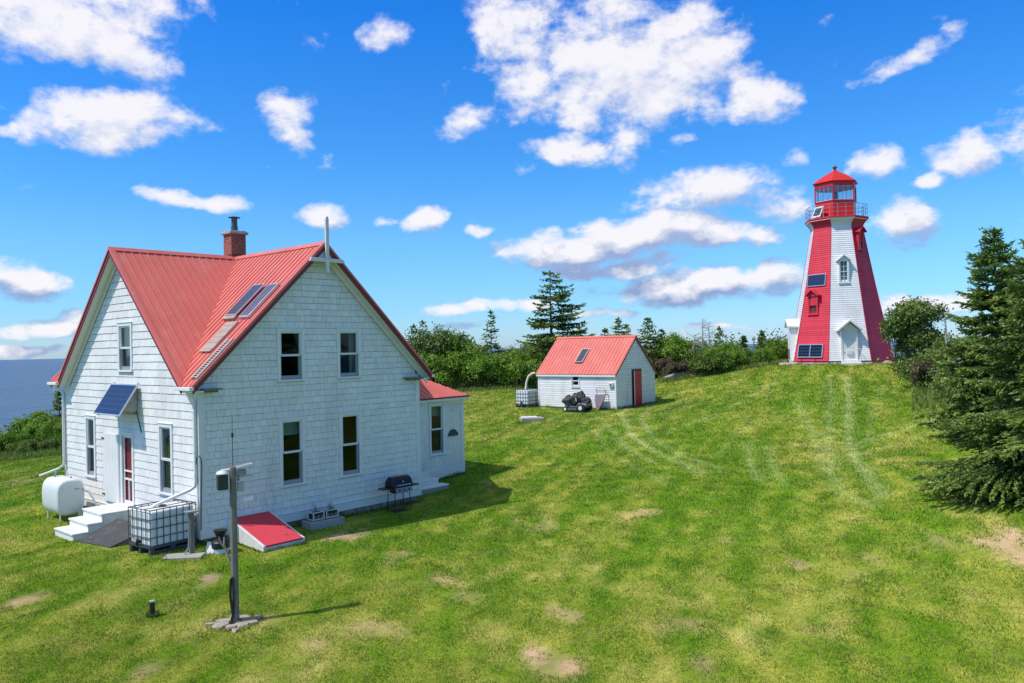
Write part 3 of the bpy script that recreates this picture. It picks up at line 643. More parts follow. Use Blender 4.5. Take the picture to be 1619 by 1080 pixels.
# caged water tanks
def cagedtank(name, label, loc, rz, W_=1.2, D_=1.0, H_=1.10):
    t = thing(name, label, 'water tank', loc, rz, 'caged water tanks'); a, b = W_/2, D_/2
    m = MB(); m.box(-a, a, -b, b, .10, .135); 
    for y in (-b+.06, 0, b-.06): m.box(-a, a, y-.05, y+.05, -.05, .035)
    for x in (-a+.06, 0, a-.06):
        for y in (-b+.06, 0, b-.06): m.box(x-.05, x+.05, y-.045, y+.045, .036, .099)
    m.build('pallet', 'cage', t)
    m = MB(); m.box(-a+.03, a-.03, -b+.03, b-.03, .137, H_-.04); m.build('bottle', 'ibc', t, bevel=.06, seg=3, smooth=True)
    m = MB(); m.lathe([(.09, H_-.041), (.09, H_-.01), (.08, H_)], 16, (0, 0, 0)); m.build('lid', 'black', t)
    m = MB(); r = .0115
    for z in (.14, .36, .58, .80, H_): m.tube([(-a, -b, z), (a, -b, z), (a, b, z), (-a, b, z), (-a, -b, z)], r*1.15, 6)
    for i in range(8):
        x = -a+W_*i/7
        for y in (-b, b): m.tube([(x, y, .08), (x, y, H_)], r, 6)
    for i in range(1, 5):
        y = -b+D_*i/5
        for x in (-a, a): m.tube([(x, y, .08), (x, y, H_)], r, 6)
    for y in (-.2, .2): m.tube([(-a, y, H_+.005), (a, y, H_+.005)], r, 6)
    m.build('cage', 'cage', t)
    m = MB(); m.tube([(-a+.02, 0, .24), (-a-.06, 0, .24)], .045, 10); m.tube([(-a-.06, 0, .28), (-a-.06, 0, .15)], .035, 10); m.tube([(-a-.06, -.07, .3), (-a-.06, .07, .3)], .015, 6); m.build('valve', 'black', t)
    return t
cagedtank('caged_water_tank', 'white plastic water tank in a steel cage at the near corner of the house', at_ground(-.78, .44, .05), math.radians(6), 1.22, .98, 1.03)
# meter post and slab
t = thing('concrete_slab', 'thin concrete slab on the grass under the wooden corner post', 'slab', at_ground(-.78, -.75)); t.rotation_euler = (0, 0, math.radians(-42))
m = MB(); m.box(-.50, .42, -.24, .24, -.08, .035); m.build('slab', 'concrete', t, bevel=.01)
t = thing('corner_post', 'short weathered post standing on the slab beside the house corner', 'post', at_ground(-.58, -.66, .03))
m = MB(); m.box(-.055, .055, -.055, .055, 0, .98); m.build('post', 'oldwood', t, bevel=.008)
m = MB(); m.box(-.15, .15, -.09, .09, .981, 1.02); m.build('top_plate', 'galv', t, bevel=.004)
m = MB(); m.tube([(-.2, -.05, .02), (-.09, -.02, .14), (-.066, 0, .3), (-.066, 0, .9)], .018, 6); m.build('conduit', 'galv', t, smooth=True)
t = thing('corner_cable', 'black cable looping down the near corner board of the house', 'cable', (-.02, -.06, .2))
m = MB(); m.tube([(0, .02, .0), (.01, .0, .9), (.03, -.02, 1.5), (.02, -.03, 1.78), (-.03, -.03, 1.9), (-.10, -.02, 1.86), (-.12, -.01, 1.7)], .012, 6); m.build('cable', 'black', t, smooth=True)
# black can on a white pail
t = thing('churn', 'black lidded drum with a white base standing by the house corner', 'drum', at_ground(-.02, -1.02))
for nm, mt, pr in (('base', 'dullwhite', [(.19, 0), (.20, .12), (.18, .125)]), ('drum_body', 'black', [(.215, .126), (.22, .15), (.22, .27), (.19, .30), (.09, .33), (.08, .38)]), ('hopper', 'black', [(.09, .381), (.155, .52), (.165, .53), (.165, .56), (.10, .57)])):
    m = MB(); m.lathe(pr, 20); m.build(nm, mt, t, smooth=True)
m = MB(); m.tube([(.2, 0, .22), (.33, .02, .22), (.36, .05, .16)], .03, 8); m.build('spout', 'rust', t)
t = thing('white_board', 'small white board leaning on the black drum', 'board', at_ground(-.27, -.95)); t.rotation_euler = (0, 0, .4)
m = MB(); m.prism([(-.03, -.12, 0), (-.03, .12, 0), (.07, .12, .27), (.07, -.12, .27)], (.025, 0, 0)); m.build('board', 'dullwhite', t)
# red cellar hatch
hb = -.62
t = thing('cellar_hatch', 'sloping cellar hatch with red lid and white sides against the shaded wall', 'hatch', (1.35, -.03, gz(1.35, -.8)))
o_ = Vector(t.location); HW = .60; zt = .36; zf = gz(1.35, -1.68)+.13; yl = -1.68
def hp(x, y, z): return Vector((1.35+x, y, z))-o_
for sx in (-1, 1):
    m = MB(); x = sx*HW
    m.prism([hp(x, -.04, hb), hp(x, yl, hb), hp(x, yl, zf+.02), hp(x, -.04, zt+.02)], (-sx*.06, 0, 0)); m.build('side_wall', 'dullwhite', t, bevel=.006)
m = MB(); m.prism([hp(-HW+.061, yl, hb), hp(HW-.061, yl, hb), hp(HW-.061, yl, zf-.02), hp(-HW+.061, yl, zf-.02)], (0, .05, 0)); m.build('front_board', 'dullwhite', t)
m = MB(); m.prism([hp(-HW+.065, -.05, zt), hp(HW-.065, -.05, zt), hp(HW-.065, yl-.02, zf), hp(-HW+.065, yl-.02, zf)], (0, 0, .028)); ld = m.build('lid', 'hatchred', t, bevel=.004)
m = MB(); m.prism([hp(-HW+.06, -.045, zt+.03), hp(HW-.06, -.045, zt+.03), hp(HW-.06, -.10, zt+.025), hp(-HW+.06, -.10, zt+.025)], (0, 0, .03)); m.build('top_trim', 'trim', t)
m = MB()
for s in (.62, .82):
    y = -.05+(yl+.05)*s; z = zt+(zf-zt)*s+.03; x = HW-.16 if s < .7 else .2
    m.tube([hp(x-.05, y, z), hp(x-.05, y, z+.04), hp(x+.05, y-.03, z+.04), hp(x+.05, y-.03, z)], .009, 6)
m.build('handle', 'galv', ld)
m = MB(); m.prism([hp(-HW-.01, -.0, hb), hp(-HW-.01, -.50, hb), hp(-HW-.01, -.50, zt-.12), hp(-HW-.01, -.0, zt+.02)], (-.035, 0, 0)); m.build('cheek_board', 'white', t)
# utility pole with boxes
px_, py_ = -1.98, -5.21
t = thing('utility_pole', 'weathered wooden pole with boxes and antenna standing alone on the lawn', 'pole', at_ground(px_, py_)); t.rotation_euler = (0, 0, math.radians(-20))
m = MB(); m.lathe([(.076, -.4), (.075, .0), (.071, .8), (.067, 2.0), (.063, 2.95), (.055, 3.0)], 9); m.build('pole_shaft', 'oldwood', t, smooth=False)
m = MB(); m.box(-.29, -.10, -.10, .10, 2.58, 2.86); m.build('meter_box', 'tubegreen', t, bevel=.01)
m = MB(); m.box(-.10, -.085, -.03, .03, 2.5, 2.9); m.lathe([(.03, 2.865), (.105, 2.875), (.11, 2.89), (.08, 2.93), (.03, 2.945)], 16, (-.20, 0, 0)); m.tube([(-.30, -.02, 2.90), (-.20, -.01, 2.945), (.0, 0, 2.955)], .022, 8); m.build('lamp_head', 'white', t, smooth=True)
m = MB(); m.box(.085, .20, -.07, .07, 2.52, 2.70); m.build('junction_box', 'fiber', t, bevel=.006)
m = MB(); m.box(.06, .24, -.08, .08, 2.84, 2.93); m.tube([(.1, 0, 2.84), (.1, 0, 2.72)], .03, 6); m.build('camera_box', 'grillgrey', t, bevel=.006)
m = MB(); m.prism([(.06, -.10, 2.975), (.36, -.10, 3.03), (.36, .10, 3.03), (.06, .10, 2.975)], (0, 0, .02)); m.build('small_solar_panel', 'silver', t, bevel=.004)
m = MB(); m.tube([(.05, 0, 2.78), (.34, 0, 2.80)], .022, 8); m.lathe([(.03, -.03), (.035, .03)], 10, (.36, 0, 2.80)); m.build('arm', 'silver', t)
m = MB(); m.tube([(.05, -.02, 2.30), (.18, -.03, 2.32)], .012, 6); m.tube([(.17, -.03, 2.33), (.36, -.05, 2.37)], [.035, .055], 12); m.build('horn_camera', 'white', t, smooth=True)
m = MB(); m.tube([(.02, .09, 2.6), (.02, .09, 3.35), (.02, .09, 4.02)], [.009, .006, .003], 6); m.lathe([(.018, 3.55), (.022, 3.64)], 8, (.02, .09, 0)); m.build('antenna', 'black', t)
m = MB(); m.tube([(-.12, -.10, -.05), (-.06, -.105, .2), (-.10, -.09, .55), (-.085, -.07, .86), (-.05, -.085, .9)], .026, 8); m.tube([(-.08, -.12, .0), (-.04, -.1, .35), (-.05, -.095, .9)], .018, 8); m.build('conduit', 'black', t, smooth=True)
m = MB(); m.tube([(-.08, .02, 1.18), (-.13, .03, 1.36), (-.18, .04, 1.52), (-.17, .06, 1.66)], [.028, .024, .018, .012], 7); m.tube([(-.15, .03, 1.42), (-.24, .02, 1.56), (-.27, .0, 1.68)], [.02, .014, .008], 7); m.build('hook_branch', 'deadwood', t, smooth=True)
rnd = random.Random(12)
def rockmesh(seed, sx, sy, sz, flat=False):
    r_ = random.Random(seed); bm = bmesh.new(); bmesh.ops.create_icosphere(bm, subdivisions=2, radius=1)
    ph = [r_.uniform(0, 6.28) for _ in range(6)]
    for v in bm.verts:
        d = 1+.16*math.sin(3*v.co.x+ph[0])+.14*math.sin(4*v.co.y+ph[1])+.1*math.sin(5*v.co.z+ph[2]+v.co.x*2)
        v.co *= d; z = max(-.5, min(.42, v.co.z)) if flat else v.co.z
        v.co = Vector((v.co.x*sx, v.co.y*sy, z*sz))
    me = bpy.data.meshes.new('stone'); bm.to_mesh(me); bm.free(); me.materials.append(MT['stone']); return me
for i, (ax, rr, s) in enumerate(((.2, .22, .15), (1.2, .25, .14), (2.2, .25, .16), (3.0, .27, .18), (3.9, .25, .16), (4.7, .23, .17), (5.4, .27, .16), (5.95, .42, .10), (2.6, .44, .11), (4.2, .42, .10))):
    x, y = px_+rr*math.cos(ax), py_+rr*math.sin(ax)
    o = bpy.data.objects.new('flat_stone', rockmesh(40+i, s, s*rnd.uniform(.6, .8), .11, True)); COL.objects.link(o)
    o.location = (x, y, gz(x, y)+.005); o.rotation_euler = (rnd.uniform(-.1, .1), rnd.uniform(-.1, .1), ax+rnd.uniform(-.3, .3))
    tag(o, 'flat reddish grey stone in the ring around the foot of the utility pole', 'stone', 'stones around the pole foot')
# black vent pipe
x, y = -2.91, -3.72
t = thing('vent_pipe', 'short black pipe with a pale cap standing up from the lawn', 'pipe', at_ground(x, y))
m = MB(); m.lathe([(.05, -.1), (.05, .27), (.055, .275)], 14); m.build('pipe', 'black', t, smooth=True)
m = MB(); m.lathe([(.056, .2751), (.056, .30), (.03, .305)], 14); m.build('pipe_cap', 'silver', t)
# slab with planters
t = thing('concrete_block', 'old concrete block on the grass under the two planters', 'slab', (3.35, -.50, gz(3.3, -.5))); t.rotation_euler = (0, 0, -.06)
m = MB(); m.box(-.55, .55, -.24, .24, -.2, .21); m.build('slab', 'concrete', t, bevel=.02, seg=2)
m = MB(); m.box(-.50, .48, -.2, .2, .211, .235); m.build('top_board', 'oldwood', t, bevel=.004)
def planter(label, loc, rz, seed):
    t = thing('planter', label, 'planter', loc, rz, 'planters on the concrete block'); m = MB(); a, b, h = .18, .12, .21
    for x in (-a, a): 
        for y in (-b, b): m.box(x-.012, x+.012, y-.012, y+.012, 0, h)
    for z in (.0, h-.02):
        m.box(-a, a, -b-.01, -b+.01, z, z+.022); m.box(-a, a, b-.01, b+.01, z, z+.022); m.box(-a-.01, -a+.01, -b, b, z, z+.022); m.box(a-.01, a+.01, -b, b, z, z+.022)
    m.build('planter_frame', 'dullwhite', t)
    m = MB(); m.box(-a+.014, a-.014, -b+.014, b-.014, .01, h-.03); m.build('soil_box', 'black', t)
    r_ = random.Random(seed); m = MB()
    for i in range(3): m.box(-a+.03+i*.12, -a+.10+i*.12, -b+.009, -b+.0135, .03, .16*r_.uniform(.6, 1))
    m.build('slat', 'oldwood', t)
    m = MB()
    for i in range(9):
        p = Vector((r_.uniform(-.12, .12), r_.uniform(-.07, .07), h-.03)); pts = [p]; d = Vector((r_.uniform(-.5, .5), r_.uniform(-.4, .4), 1))
        for s in range(4): p = p+d.normalized()*r_.uniform(.04, .09); d = d+Vector((r_.uniform(-.5, .5), r_.uniform(-.5, .5), r_.uniform(-.2, .3))); pts.append(p)
        m.tube(pts, [.008, .007, .005, .004, .003], 5)
    m.build('plant_stems', 'bark', t)
planter('small dark crate planter with dry stems, standing nearest the red cellar hatch', (3.12, -.48, gz(3.3, -.5)+.237), .05, 3)
planter('small dark crate planter with dry stems, standing nearer the black grill', (3.58, -.50, gz(3.3, -.5)+.237), -.12, 4)
# barbecue grill
t = thing('barbecue_grill', 'black barbecue grill with side shelves standing against the shaded wall', 'grill', at_ground(6.02, -.62), math.radians(-4))
m = MB(); k = 14; prof = []
for i in range(k+1):
    a_ = math.pi*i/k; prof.append((-.24*math.cos(a_), .78+.30*math.sin(a_)**.8))
vs = []; sec = [(-.37, .86), (-.33, 1.0), (.33, 1.0), (.37, .86)]
for x, s in sec: vs += [(x, y*s, .78+(z-.78)*s) for y, z in prof]
n_ = k+1; fs = [(i*n_+j, (i+1)*n_+j, (i+1)*n_+j+1, i*n_+j+1) for i in range(3) for j in range(k)]+[tuple(range(n_)), tuple(range(4*n_-1, 3*n_-1, -1))]+[(i*n_, i*n_+k, (i+1)*n_+k, (i+1)*n_) for i in range(3)]
m.add(vs, fs); lid = m.build('lid', 'grill', t, smooth=True)
m = MB(); m.tube([(-.24, -.235, .84), (-.24, -.29, .84), (.24, -.29, .84), (.24, -.235, .84)], .013, 8); m.build('handle', 'silver', lid)
m = MB(); m.lathe([(.03, 0), (.03, .006)], 14, (0, 0, 0)); g_ = m.build('thermometer', 'galv', lid); g_.location = (0, -.222, .93); g_.rotation_euler = (math.radians(70), 0, 0)
m = MB(); m.prism([(-.36, -.24, .775), (.36, -.24, .775), (.36, .24, .775), (-.36, .24, .775)], (0, 0, -.03)); m.prism([(-.33, -.21, .744), (.33, -.21, .744), (.24, -.14, .58), (-.24, -.14, .58)], (0, .28, 0)); m.build('firebox', 'black', t, bevel=.01)
m = MB(); m.prism([(-.30, -.245, .76), (.30, -.245, .76), (.30, -.30, .63), (-.30, -.30, .63)], (0, .03, 0)); cp = m.build('control_panel', 'grillgrey', t)
for x in (-.18, 0, .18):
    m = MB(); m.lathe([(.026, 0), (.022, .03)], 12); kb = m.build('knob', 'black', cp); kb.location = (x, -.275, .695); kb.rotation_euler = (math.radians(112), 0, 0)
for sx in (-1, 1):
    m = MB(); m.prism([(sx*.375, -.20, .745), (sx*.66, -.17, .745), (sx*.70, -.08, .745), (sx*.70, .08, .745), (sx*.66, .17, .745), (sx*.375, .20, .745)], (0, 0, .025)); m.build('side_shelf', 'black', t)
for sx in (-1, 1):
    for sy in (-1, 1):
        m = MB(); m.tube([(sx*.27, sy*.17, .68), (sx*.31, sy*.19, -.02)], .014, 6); m.build('leg', 'black', t)
m = MB(); m.tube([(-.3, -.185, .12), (.3, -.185, .12), (.3, .185, .12), (-.3, .185, .12), (-.3, -.185, .12)], .01, 6); m.box(-.29, .29, -.17, .17, .11, .125); m.build('bottom_rack', 'rust', t)
# porch steps
zb = gz(9, .6)
t = thing('stepped_slabs', 'white stepped slabs leading up to the porch behind the house corner', 'steps', (8.45, py0, zb))
for i, (y0, z, e) in enumerate(((-.62, .54, 0), (-1.02, .36, .06), (-1.42, .18, .16))):
    m = MB(); m.box(-.96, .72+e, y0, -.04 if i == 0 else y0+.40, z-.05, z); m.build('tread', 'white', t, bevel=.006)
    m = MB(); m.box(-.94, .70+e, y0+.03, -.045 if i == 0 else y0+.399, -.2, z-.051); m.build('riser', 'white' if i < 2 else 'concrete', t)
# slab in the lawn by the shed
x, y = 23.1, 8.48
t = thing('well_cover', 'pale concrete well cover lying on the lawn in front of the shed', 'slab', at_ground(x, y), math.radians(-40))
m = MB(); m.box(-.62, .62, -.42, .42, -.1, .16); m.build('slab', 'concrete', t, bevel=.02); m = MB(); m.box(-.55, .3, -.36, .36, .161, .21); m.build('cover', 'dullwhite', t, bevel=.01)
# ------------------------------------------------------------------ shed
SZ = .95; srz = math.radians(2.47)
shed = thing('shed', 'small white clapboard shed with red metal roof and red door', 'shed', (28.536, 6.644, SZ), srz)
SW, SL, SE, SR = 4.53, 5.62, 2.10, 4.16; sc_ = SW/2
F1 = frame((0, SL, 0), (0, -1, 0), (0, 0, 1), (-1, 0, 0)); F2 = frame((0, 0, 0), (1, 0, 0), (0, 0, 1), (0, -1, 0)); F3 = frame((SW, 0, 0), (0, 1, 0), (0, 0, 1), (1, 0, 0)); F4 = frame((SW, SL, 0), (-1, 0, 0), (0, 0, 1), (0, 1, 0))
swin = (SL-3.06, SL-2.58, 1.28, 1.95); sdr = (1.84, 2.86, .06, 2.18)
gab = [(0, .02), (SW, .02), (SW, SE), (sc_, SR-.05), (0, SE)]; rec = [(0, .02), (SL, .02), (SL, SE), (0, SE)]
for F, reg, hs_, W_ in ((F1, rec, [swin], SL), (F2, gab, [sdr], SW), (F3, rec, [], SL), (F4, gab, [], SW)):
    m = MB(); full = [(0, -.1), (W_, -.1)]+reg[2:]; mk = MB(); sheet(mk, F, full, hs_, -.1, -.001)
    shingled(m, F, clip(clip(reg, 1, 0, W_-.08), -1, 0, -.08), [grow(q, .07) for q in hs_], .135, 1.8, 3.6, .002, .014, 21, jit=.001, slit=.012)
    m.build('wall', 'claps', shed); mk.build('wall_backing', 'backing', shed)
for F, W_ in ((F1, SL), (F3, SL), (F2, SW), (F4, SW)):
    e = .026 if F in (F1, F3) else .023
    m = MB(); m.fbox(F, -e, .085, -.05, SE-.02, 0, e); m.build('corner_board', 'trim', shed)
    m = MB(); m.fbox(F, W_-.085, W_+e, -.05, SE-.02, 0, e); m.build('corner_board', 'trim', shed)
m = MB(); m.box(.05, SW-.05, .05, SL-.05, -.9, -.02); m.build('foundation', 'stone', shed)
window(shed, F1, *swin, case=.07, low='sash')
m = MB()
m.fbox(F2, sdr[0]-.06, sdr[0], 0, 2.26, -.08, .03); m.fbox(F2, sdr[1], sdr[1]+.06, 0, 2.26, -.08, .03); m.fbox(F2, sdr[0], sdr[1], 2.18, 2.26, -.08, .03); dfr = m.build('door', 'darkred', shed)
m = MB(); m.fbox(F2, sdr[0], sdr[1], 0, 2.18, -.095, -.08); m.build('door_backing', 'black', dfr)
ang = math.radians(2.5); hx = sdr[1]-.01; m = MB()
dv = Vector((-math.cos(ang), -math.sin(ang), 0)); dn_ = Vector((math.sin(ang), -math.cos(ang), 0)); O = Vector((hx, -.02, .05))
for i in range(5): m.prism([O+dv*(.17*i+.003), O+dv*(.17*i+.167), O+dv*(.17*i+.167)+Vector((0, 0, 2.1)), O+dv*(.17*i+.003)+Vector((0, 0, 2.1))], dn_*.035)
lf = m.build('door_leaf', 'door', dfr)
m = MB(); m.prism([O+dv*.852, O+dv*.90, O+dv*.90+Vector((0, 0, 2.1)), O+dv*.852+Vector((0, 0, 2.1))], dn_*.04); m.build('door_edge', 'trim', lf)
m = MB()
for z in (.3, 1.75): m.prism([O+dv*.04+Vector((0, 0, z)), O+dv*.8+Vector((0, 0, z)), O+dv*.8+Vector((0, 0, z+.1)), O+dv*.04+Vector((0, 0, z+.1))], dn_*.05)
m.build('batten', 'door', lf)
ov_, oy = .16, .10
sl_ = (SR+.04-SE)/sc_; zl = SE-sl_*ov_+.06
for sx in (0, 1):
    X = (lambda x: SW-x) if sx else (lambda x: x)
    s = -1 if sx else 1; m = MB()
    ribbed(m, [(X(-ov_), -oy, zl), (X(sc_), -oy, SR+.1), (X(sc_), SL+oy, SR+.1), (X(-ov_), SL+oy, zl)], (s*(sc_+ov_), 0, SR+.1-zl), (-s*(SR+.1-zl), 0, sc_+ov_), spacing=.235, off=.1)
    rf = m.build('roof', 'roof', shed)
    m = MB(); m.box(min(X(-ov_+.02), X(-ov_+.05)), max(X(-ov_+.02), X(-ov_+.05)), -oy+.02, SL+oy-.02, zl-.14, zl-.03); m.box(min(X(-ov_+.051), X(-.0)), max(X(-ov_+.051), X(0)), -oy+.02, SL+oy-.02, zl-.13, zl-.11); m.build('fascia', 'trim', shed)
    for y in (-oy, SL+oy-.03):
        m = MB(); m.prism([(X(-ov_), y, zl-.02), (X(sc_), y, SR+.08), (X(sc_), y, SR-.06), (X(-ov_), y, zl-.14)], (0, .03, 0)); m.build('rake_board', 'darkred', shed)
m = MB(); cap(m, (sc_, -oy-.02, SR+.1), (sc_, SL+oy+.02, SR+.1), (1, 0, 0), sl_*.97, .16); m.build('ridge_cap', 'roof', shed)
rupS = Vector((sc_+ov_, 0, SR+.1-zl)).normalized(); rnS = Vector((-(SR+.1-zl), 0, sc_+ov_)).normalized()
t = thing('solar_module', 'small grey framed panel lying on the red shed roof', 'solar panel', (28.536, 6.644, SZ), srz)
c0 = Vector((.56, 3.20, zl+(.56+ov_)*(SR+.1-zl)/(sc_+ov_)))+rnS*.04
Rz = Matrix.Rotation(srz, 3, 'Z'); t.location = Vector((28.536, 6.644, SZ))+Rz@c0
framed(t, rnS*.05, (0, -1, 0), rupS, .54, 1.16, 'pvdark', 'silver', .035, .05)
m = MB(); m.fbox((rnS*0, Vector((0, -1, 0)), rupS, rnS), .03, .51, -.06, -.002, -.02, .04); m.build('mounting_rail', 'darkred', t)
t = thing('meter_box', 'grey electric meter box on the shed front wall near the corner', 'meter box', Vector((28.536, 6.644, SZ))+Rz@Vector((-.02, .28, 1.31)), srz)
m = MB(); m.box(-.13, 0, -.15, .15, 0, .22); m.build('box', 'dullwhite', t, bevel=.01); m = MB(); m.box(-.145, -.131, -.10, .06, .05, .17); m.build('cover', 'grillgrey', t, bevel=.008)
def sw(x, y, dz=0.0):
    p = Vector((28.536, 6.644, 0))+Rz@Vector((x, y, 0)); return (p.x, p.y, gz(p.x, p.y)+dz)
cagedtank('caged_water_tank', 'white plastic water tank in a dark cage at the far end of the shed', sw(-.35, 6.28, .04), srz, 1.1, 1.0, 1.05)
t = thing('drain_hose', 'cream bent drain hose running from the shed eave into the caged tank', 'hose', sw(-.3, 5.95, 1.0), srz)
m = MB(); m.tube([(.18, -.18, 1.10), (.12, .0, 1.09), (.0, .22, .90), (-.03, .36, .55), (-.05, .42, .08)], .06, 10); m.build('hose', 'pipecream', t, smooth=True)
# garden tractor under tarps
def blob(m, c, r, seed, k=12, e=.12):
    rr = random.Random(seed); ph = [rr.uniform(0, 6.3) for _ in range(5)]; vs = []; fs = []
    for i in range(k+1):
        th = math.pi*i/k
        for j in range(k*2):
            f_ = math.pi*j/k; d = 1+e*math.sin(3*f_+ph[0])*math.sin(th)+e*math.sin(5*th+ph[1]+f_)+e*.6*math.sin(7*f_+ph[2]+3*th)
            vs.append((c[0]+r[0]*d*math.sin(th)*math.cos(f_), c[1]+r[1]*d*math.sin(th)*math.sin(f_), c[2]+r[2]*d*math.cos(th)))
    K = 2*k
    for i in range(k):
        for j in range(K): fs.append((i*K+j, (i+1)*K+j, (i+1)*K+(j+1) % K, i*K+(j+1) % K))
    m.add(vs, fs)
t = thing('garden_tractor', 'garden tractor draped in faded dark tarps in front of the shed', 'tractor', sw(-1.35, 1.75), math.radians(8))
for (x, y, r, w_) in ((-.38, .62, .17, .13), (.38, .62, .17, .13), (-.42, -.42, .25, .2), (.42, -.42, .25, .2)):
    m = MB(); m.tube([(x-w_/2, y, r), (x-w_*.4, y, r), (x+w_*.4, y, r), (x+w_/2, y, r)], [r*.88, r, r, r*.88], 18); wh = m.build('wheel', 'tyre', t, smooth=True)
    m = MB(); s = -1 if x < 0 else 1; m.tube([(x+s*w_*.44, y, r), (x+s*(w_*.56), y, r)], [r*.55, r*.45], 14); m.build('rim', 'dullwhite', wh)
m = MB(); m.box(-.27, .27, -.6, .75, .22, .34); m.box(-.48, .48, -.15, .45, .10, .21); m.build('chassis', 'cage', t, bevel=.02)
m = MB(); m.box(-.40, .40, -.75, -.18, .34, .52); m.build('fender', 'grillgrey', t, bevel=.05, seg=2)
m = MB(); blob(m, (0, .52, .60), (.33, .46, .34), 5); blob(m, (0, .12, .74), (.30, .38, .32), 6); blob(m, (0, -.22, .92), (.24, .25, .28), 7); m.build('tarp', 'tarp', t, smooth=True)
m = MB(); blob(m, (-.03, -.58, .66), (.30, .30, .19), 8); m.build('seat_cover', 'tarp', t, smooth=True)
m = MB(); m.tube([(-.2, .05, .95), (-.28, -.02, .8), (-.3, -.06, .62)], .025, 6); m.build('strap', 'dullwhite', t)
# upended wheelbarrow
t = thing('wheelbarrow', 'upended wheelbarrow with purple grey tray leaning on the shed front', 'wheelbarrow', sw(-.62, .88), math.radians(4))
T = lambda y, z, x=0.0: Vector((x+.42*min(1, z/1.05), y, z))
m = MB(); m.prism([T(-.36, .92), T(.36, .92), T(.32, .62), T(.10, .06), T(-.06, .04), T(-.28, .55)], (-.05, 0, -.01)); m.build('tray', 'purple', t, bevel=.02, seg=2)
m = MB()
for s in (-1, 1): m.tube([T(s*.14, .1, .06), T(s*.27, .7, .06), T(s*.30, 1.05, .05), T(s*.30, 1.22, -.08)], .02, 6)
m.tube([T(-.30, 1.12, .05), T(.30, 1.12, .05)], .016, 6); m.tube([T(-.30, 1.22, -.08), T(-.25, 1.30, -.06), T(.25, 1.30, -.06), T(.30, 1.22, -.08)], .014, 6); m.build('handle', 'cage', t)
m = MB(); m.tube([(.20, -.05, .17), (.20, .05, .17)], .17, 16); m.build('wheel', 'tyre', t)
# trailer beyond the shed
t = thing('utility_trailer', 'small weathered box trailer with a pale cover parked behind the shed', 'trailer', sw(5.1, 1.9), math.radians(95))
m = MB(); vs = [(-.85, -.60, .52), (.85, -.60, .52), (.85, .60, .52), (-.85, .60, .52), (-1.15, -.78, 1.12), (1.15, -.78, 1.12), (1.15, .78, 1.12), (-1.15, .78, 1.12)]
m.add(vs, [(0, 3, 2, 1), (4, 5, 6, 7), (0, 1, 5, 4), (1, 2, 6, 5), (2, 3, 7, 6), (3, 0, 4, 7)]); m.build('box_body', 'trailer', t, bevel=.02)
m = MB(); m.prism([(-1.18, -.81, 1.125), (1.18, -.81, 1.125), (1.18, .81, 1.125), (-1.18, .81, 1.125)], (0, 0, .06)); blob(m, (-.2, .05, 1.18), (.75, .5, .1), 3); m.build('cover', 'dullwhite', t)
for s in (-1, 1):
    m = MB(); m.tube([(-.05, s*.72, .30), (-.05, s*.90, .30)], .30, 18); wh = m.build('wheel', 'tyre', t); m = MB(); m.tube([(-.05, s*.87, .30), (-.05, s*.91, .30)], .14, 12); m.build('rim', 'dullwhite', wh)
m = MB(); m.box(-.9, .9, -.5, .5, .42, .515); m.tube([(.85, 0, .46), (1.9, 0, .42)], .04, 6); m.build('chassis', 'cage', t); m = MB(); m.tube([(1.7, 0, .45), (1.7, 0, 0)], .03, 6); m.build('jack_leg', 'galv', t)
# ------------------------------------------------------------------ lighthouse
LC = Vector((47.335, .513, 3.17)); LA = math.radians(-149.1)
lh = thing('lighthouse', 'tall octagonal lighthouse with alternating red and white clapboard sides', 'lighthouse', LC, LA)
def LR(z):
    if z <= 9.30: return 3.524-(3.524-1.70)*z/9.35-.16*math.sin(math.pi*z/9.3)*.35
    return 1.709+.42*max(0, (z-9.30)/.58)**1.9
C8 = math.cos(math.pi/8); S8 = math.sin(math.pi/8)
def fpt(k, s, z, out=0.0):       # point on face k, s in -1..1 across
    a_ = k*math.pi/4; R = LR(z); d = R*C8+out; w_ = R*S8*s
    return Vector((d*math.cos(a_)-w_*math.sin(a_), d*math.sin(a_)+w_*math.cos(a_), z))
def fuv(k, u, z, out=0.0):       # u metres across
    a_ = k*math.pi/4; d = LR(z)*C8+out
    return Vector((d*math.cos(a_)-u*math.sin(a_), d*math.sin(a_)+u*math.cos(a_), z))
for k in range(8):
    m = MB(); z = .12; st = .145
    zs = []
    while z < 9.88: zs.append(z); z += st
    zs.append(9.88)
    for i in range(len(zs)-1):
        a0, a1 = zs[i], zs[i+1]
        q = [fpt(k, -.985, a0, .024), fpt(k, .985, a0, .024), fpt(k, .985, a1-.007, .004), fpt(k, -.985, a1-.007, .004), fpt(k, -.985, a0, -.02), fpt(k, .985, a0, -.02)]
        m.add(q, [(0, 1, 2, 3), (0, 4, 5, 1)])
    q0 = [fpt(k, -1, -.3, -.03), fpt(k, 1, -.3, -.03)]
    prev = None; zz = [-.3, .12, 2, 4, 6, 8, 9, 9.3, 9.5, 9.7, 9.88]
    m.build('tower_face', 'red' if k % 2 else 'claps', lh); m = MB()
    m.add([p for z in zz for p in (fpt(k, -1, z, -.02), fpt(k, 1, z, -.02))], [(2*i, 2*i+1, 2*i+3, 2*i+2) for i in range(len(zz)-1)])
    m.build('face_backing', 'darkred' if k % 2 else 'backing', lh)  # dark colour shows through the slits as painted shade between clapboards
m = MB()
for k in range(8):
    zz = [.0, 2, 4, 6, 8, 9, 9.3, 9.5, 9.7, 9.87]; R_ = lambda z: LR(z)+.022
    a_ = k*math.pi/4+math.pi/8; m.tube([((R_(z))*math.cos(a_), (R_(z))*math.sin(a_), z) for z in zz], .022, 6); m.build('corner_strip', 'red', lh); m = MB()

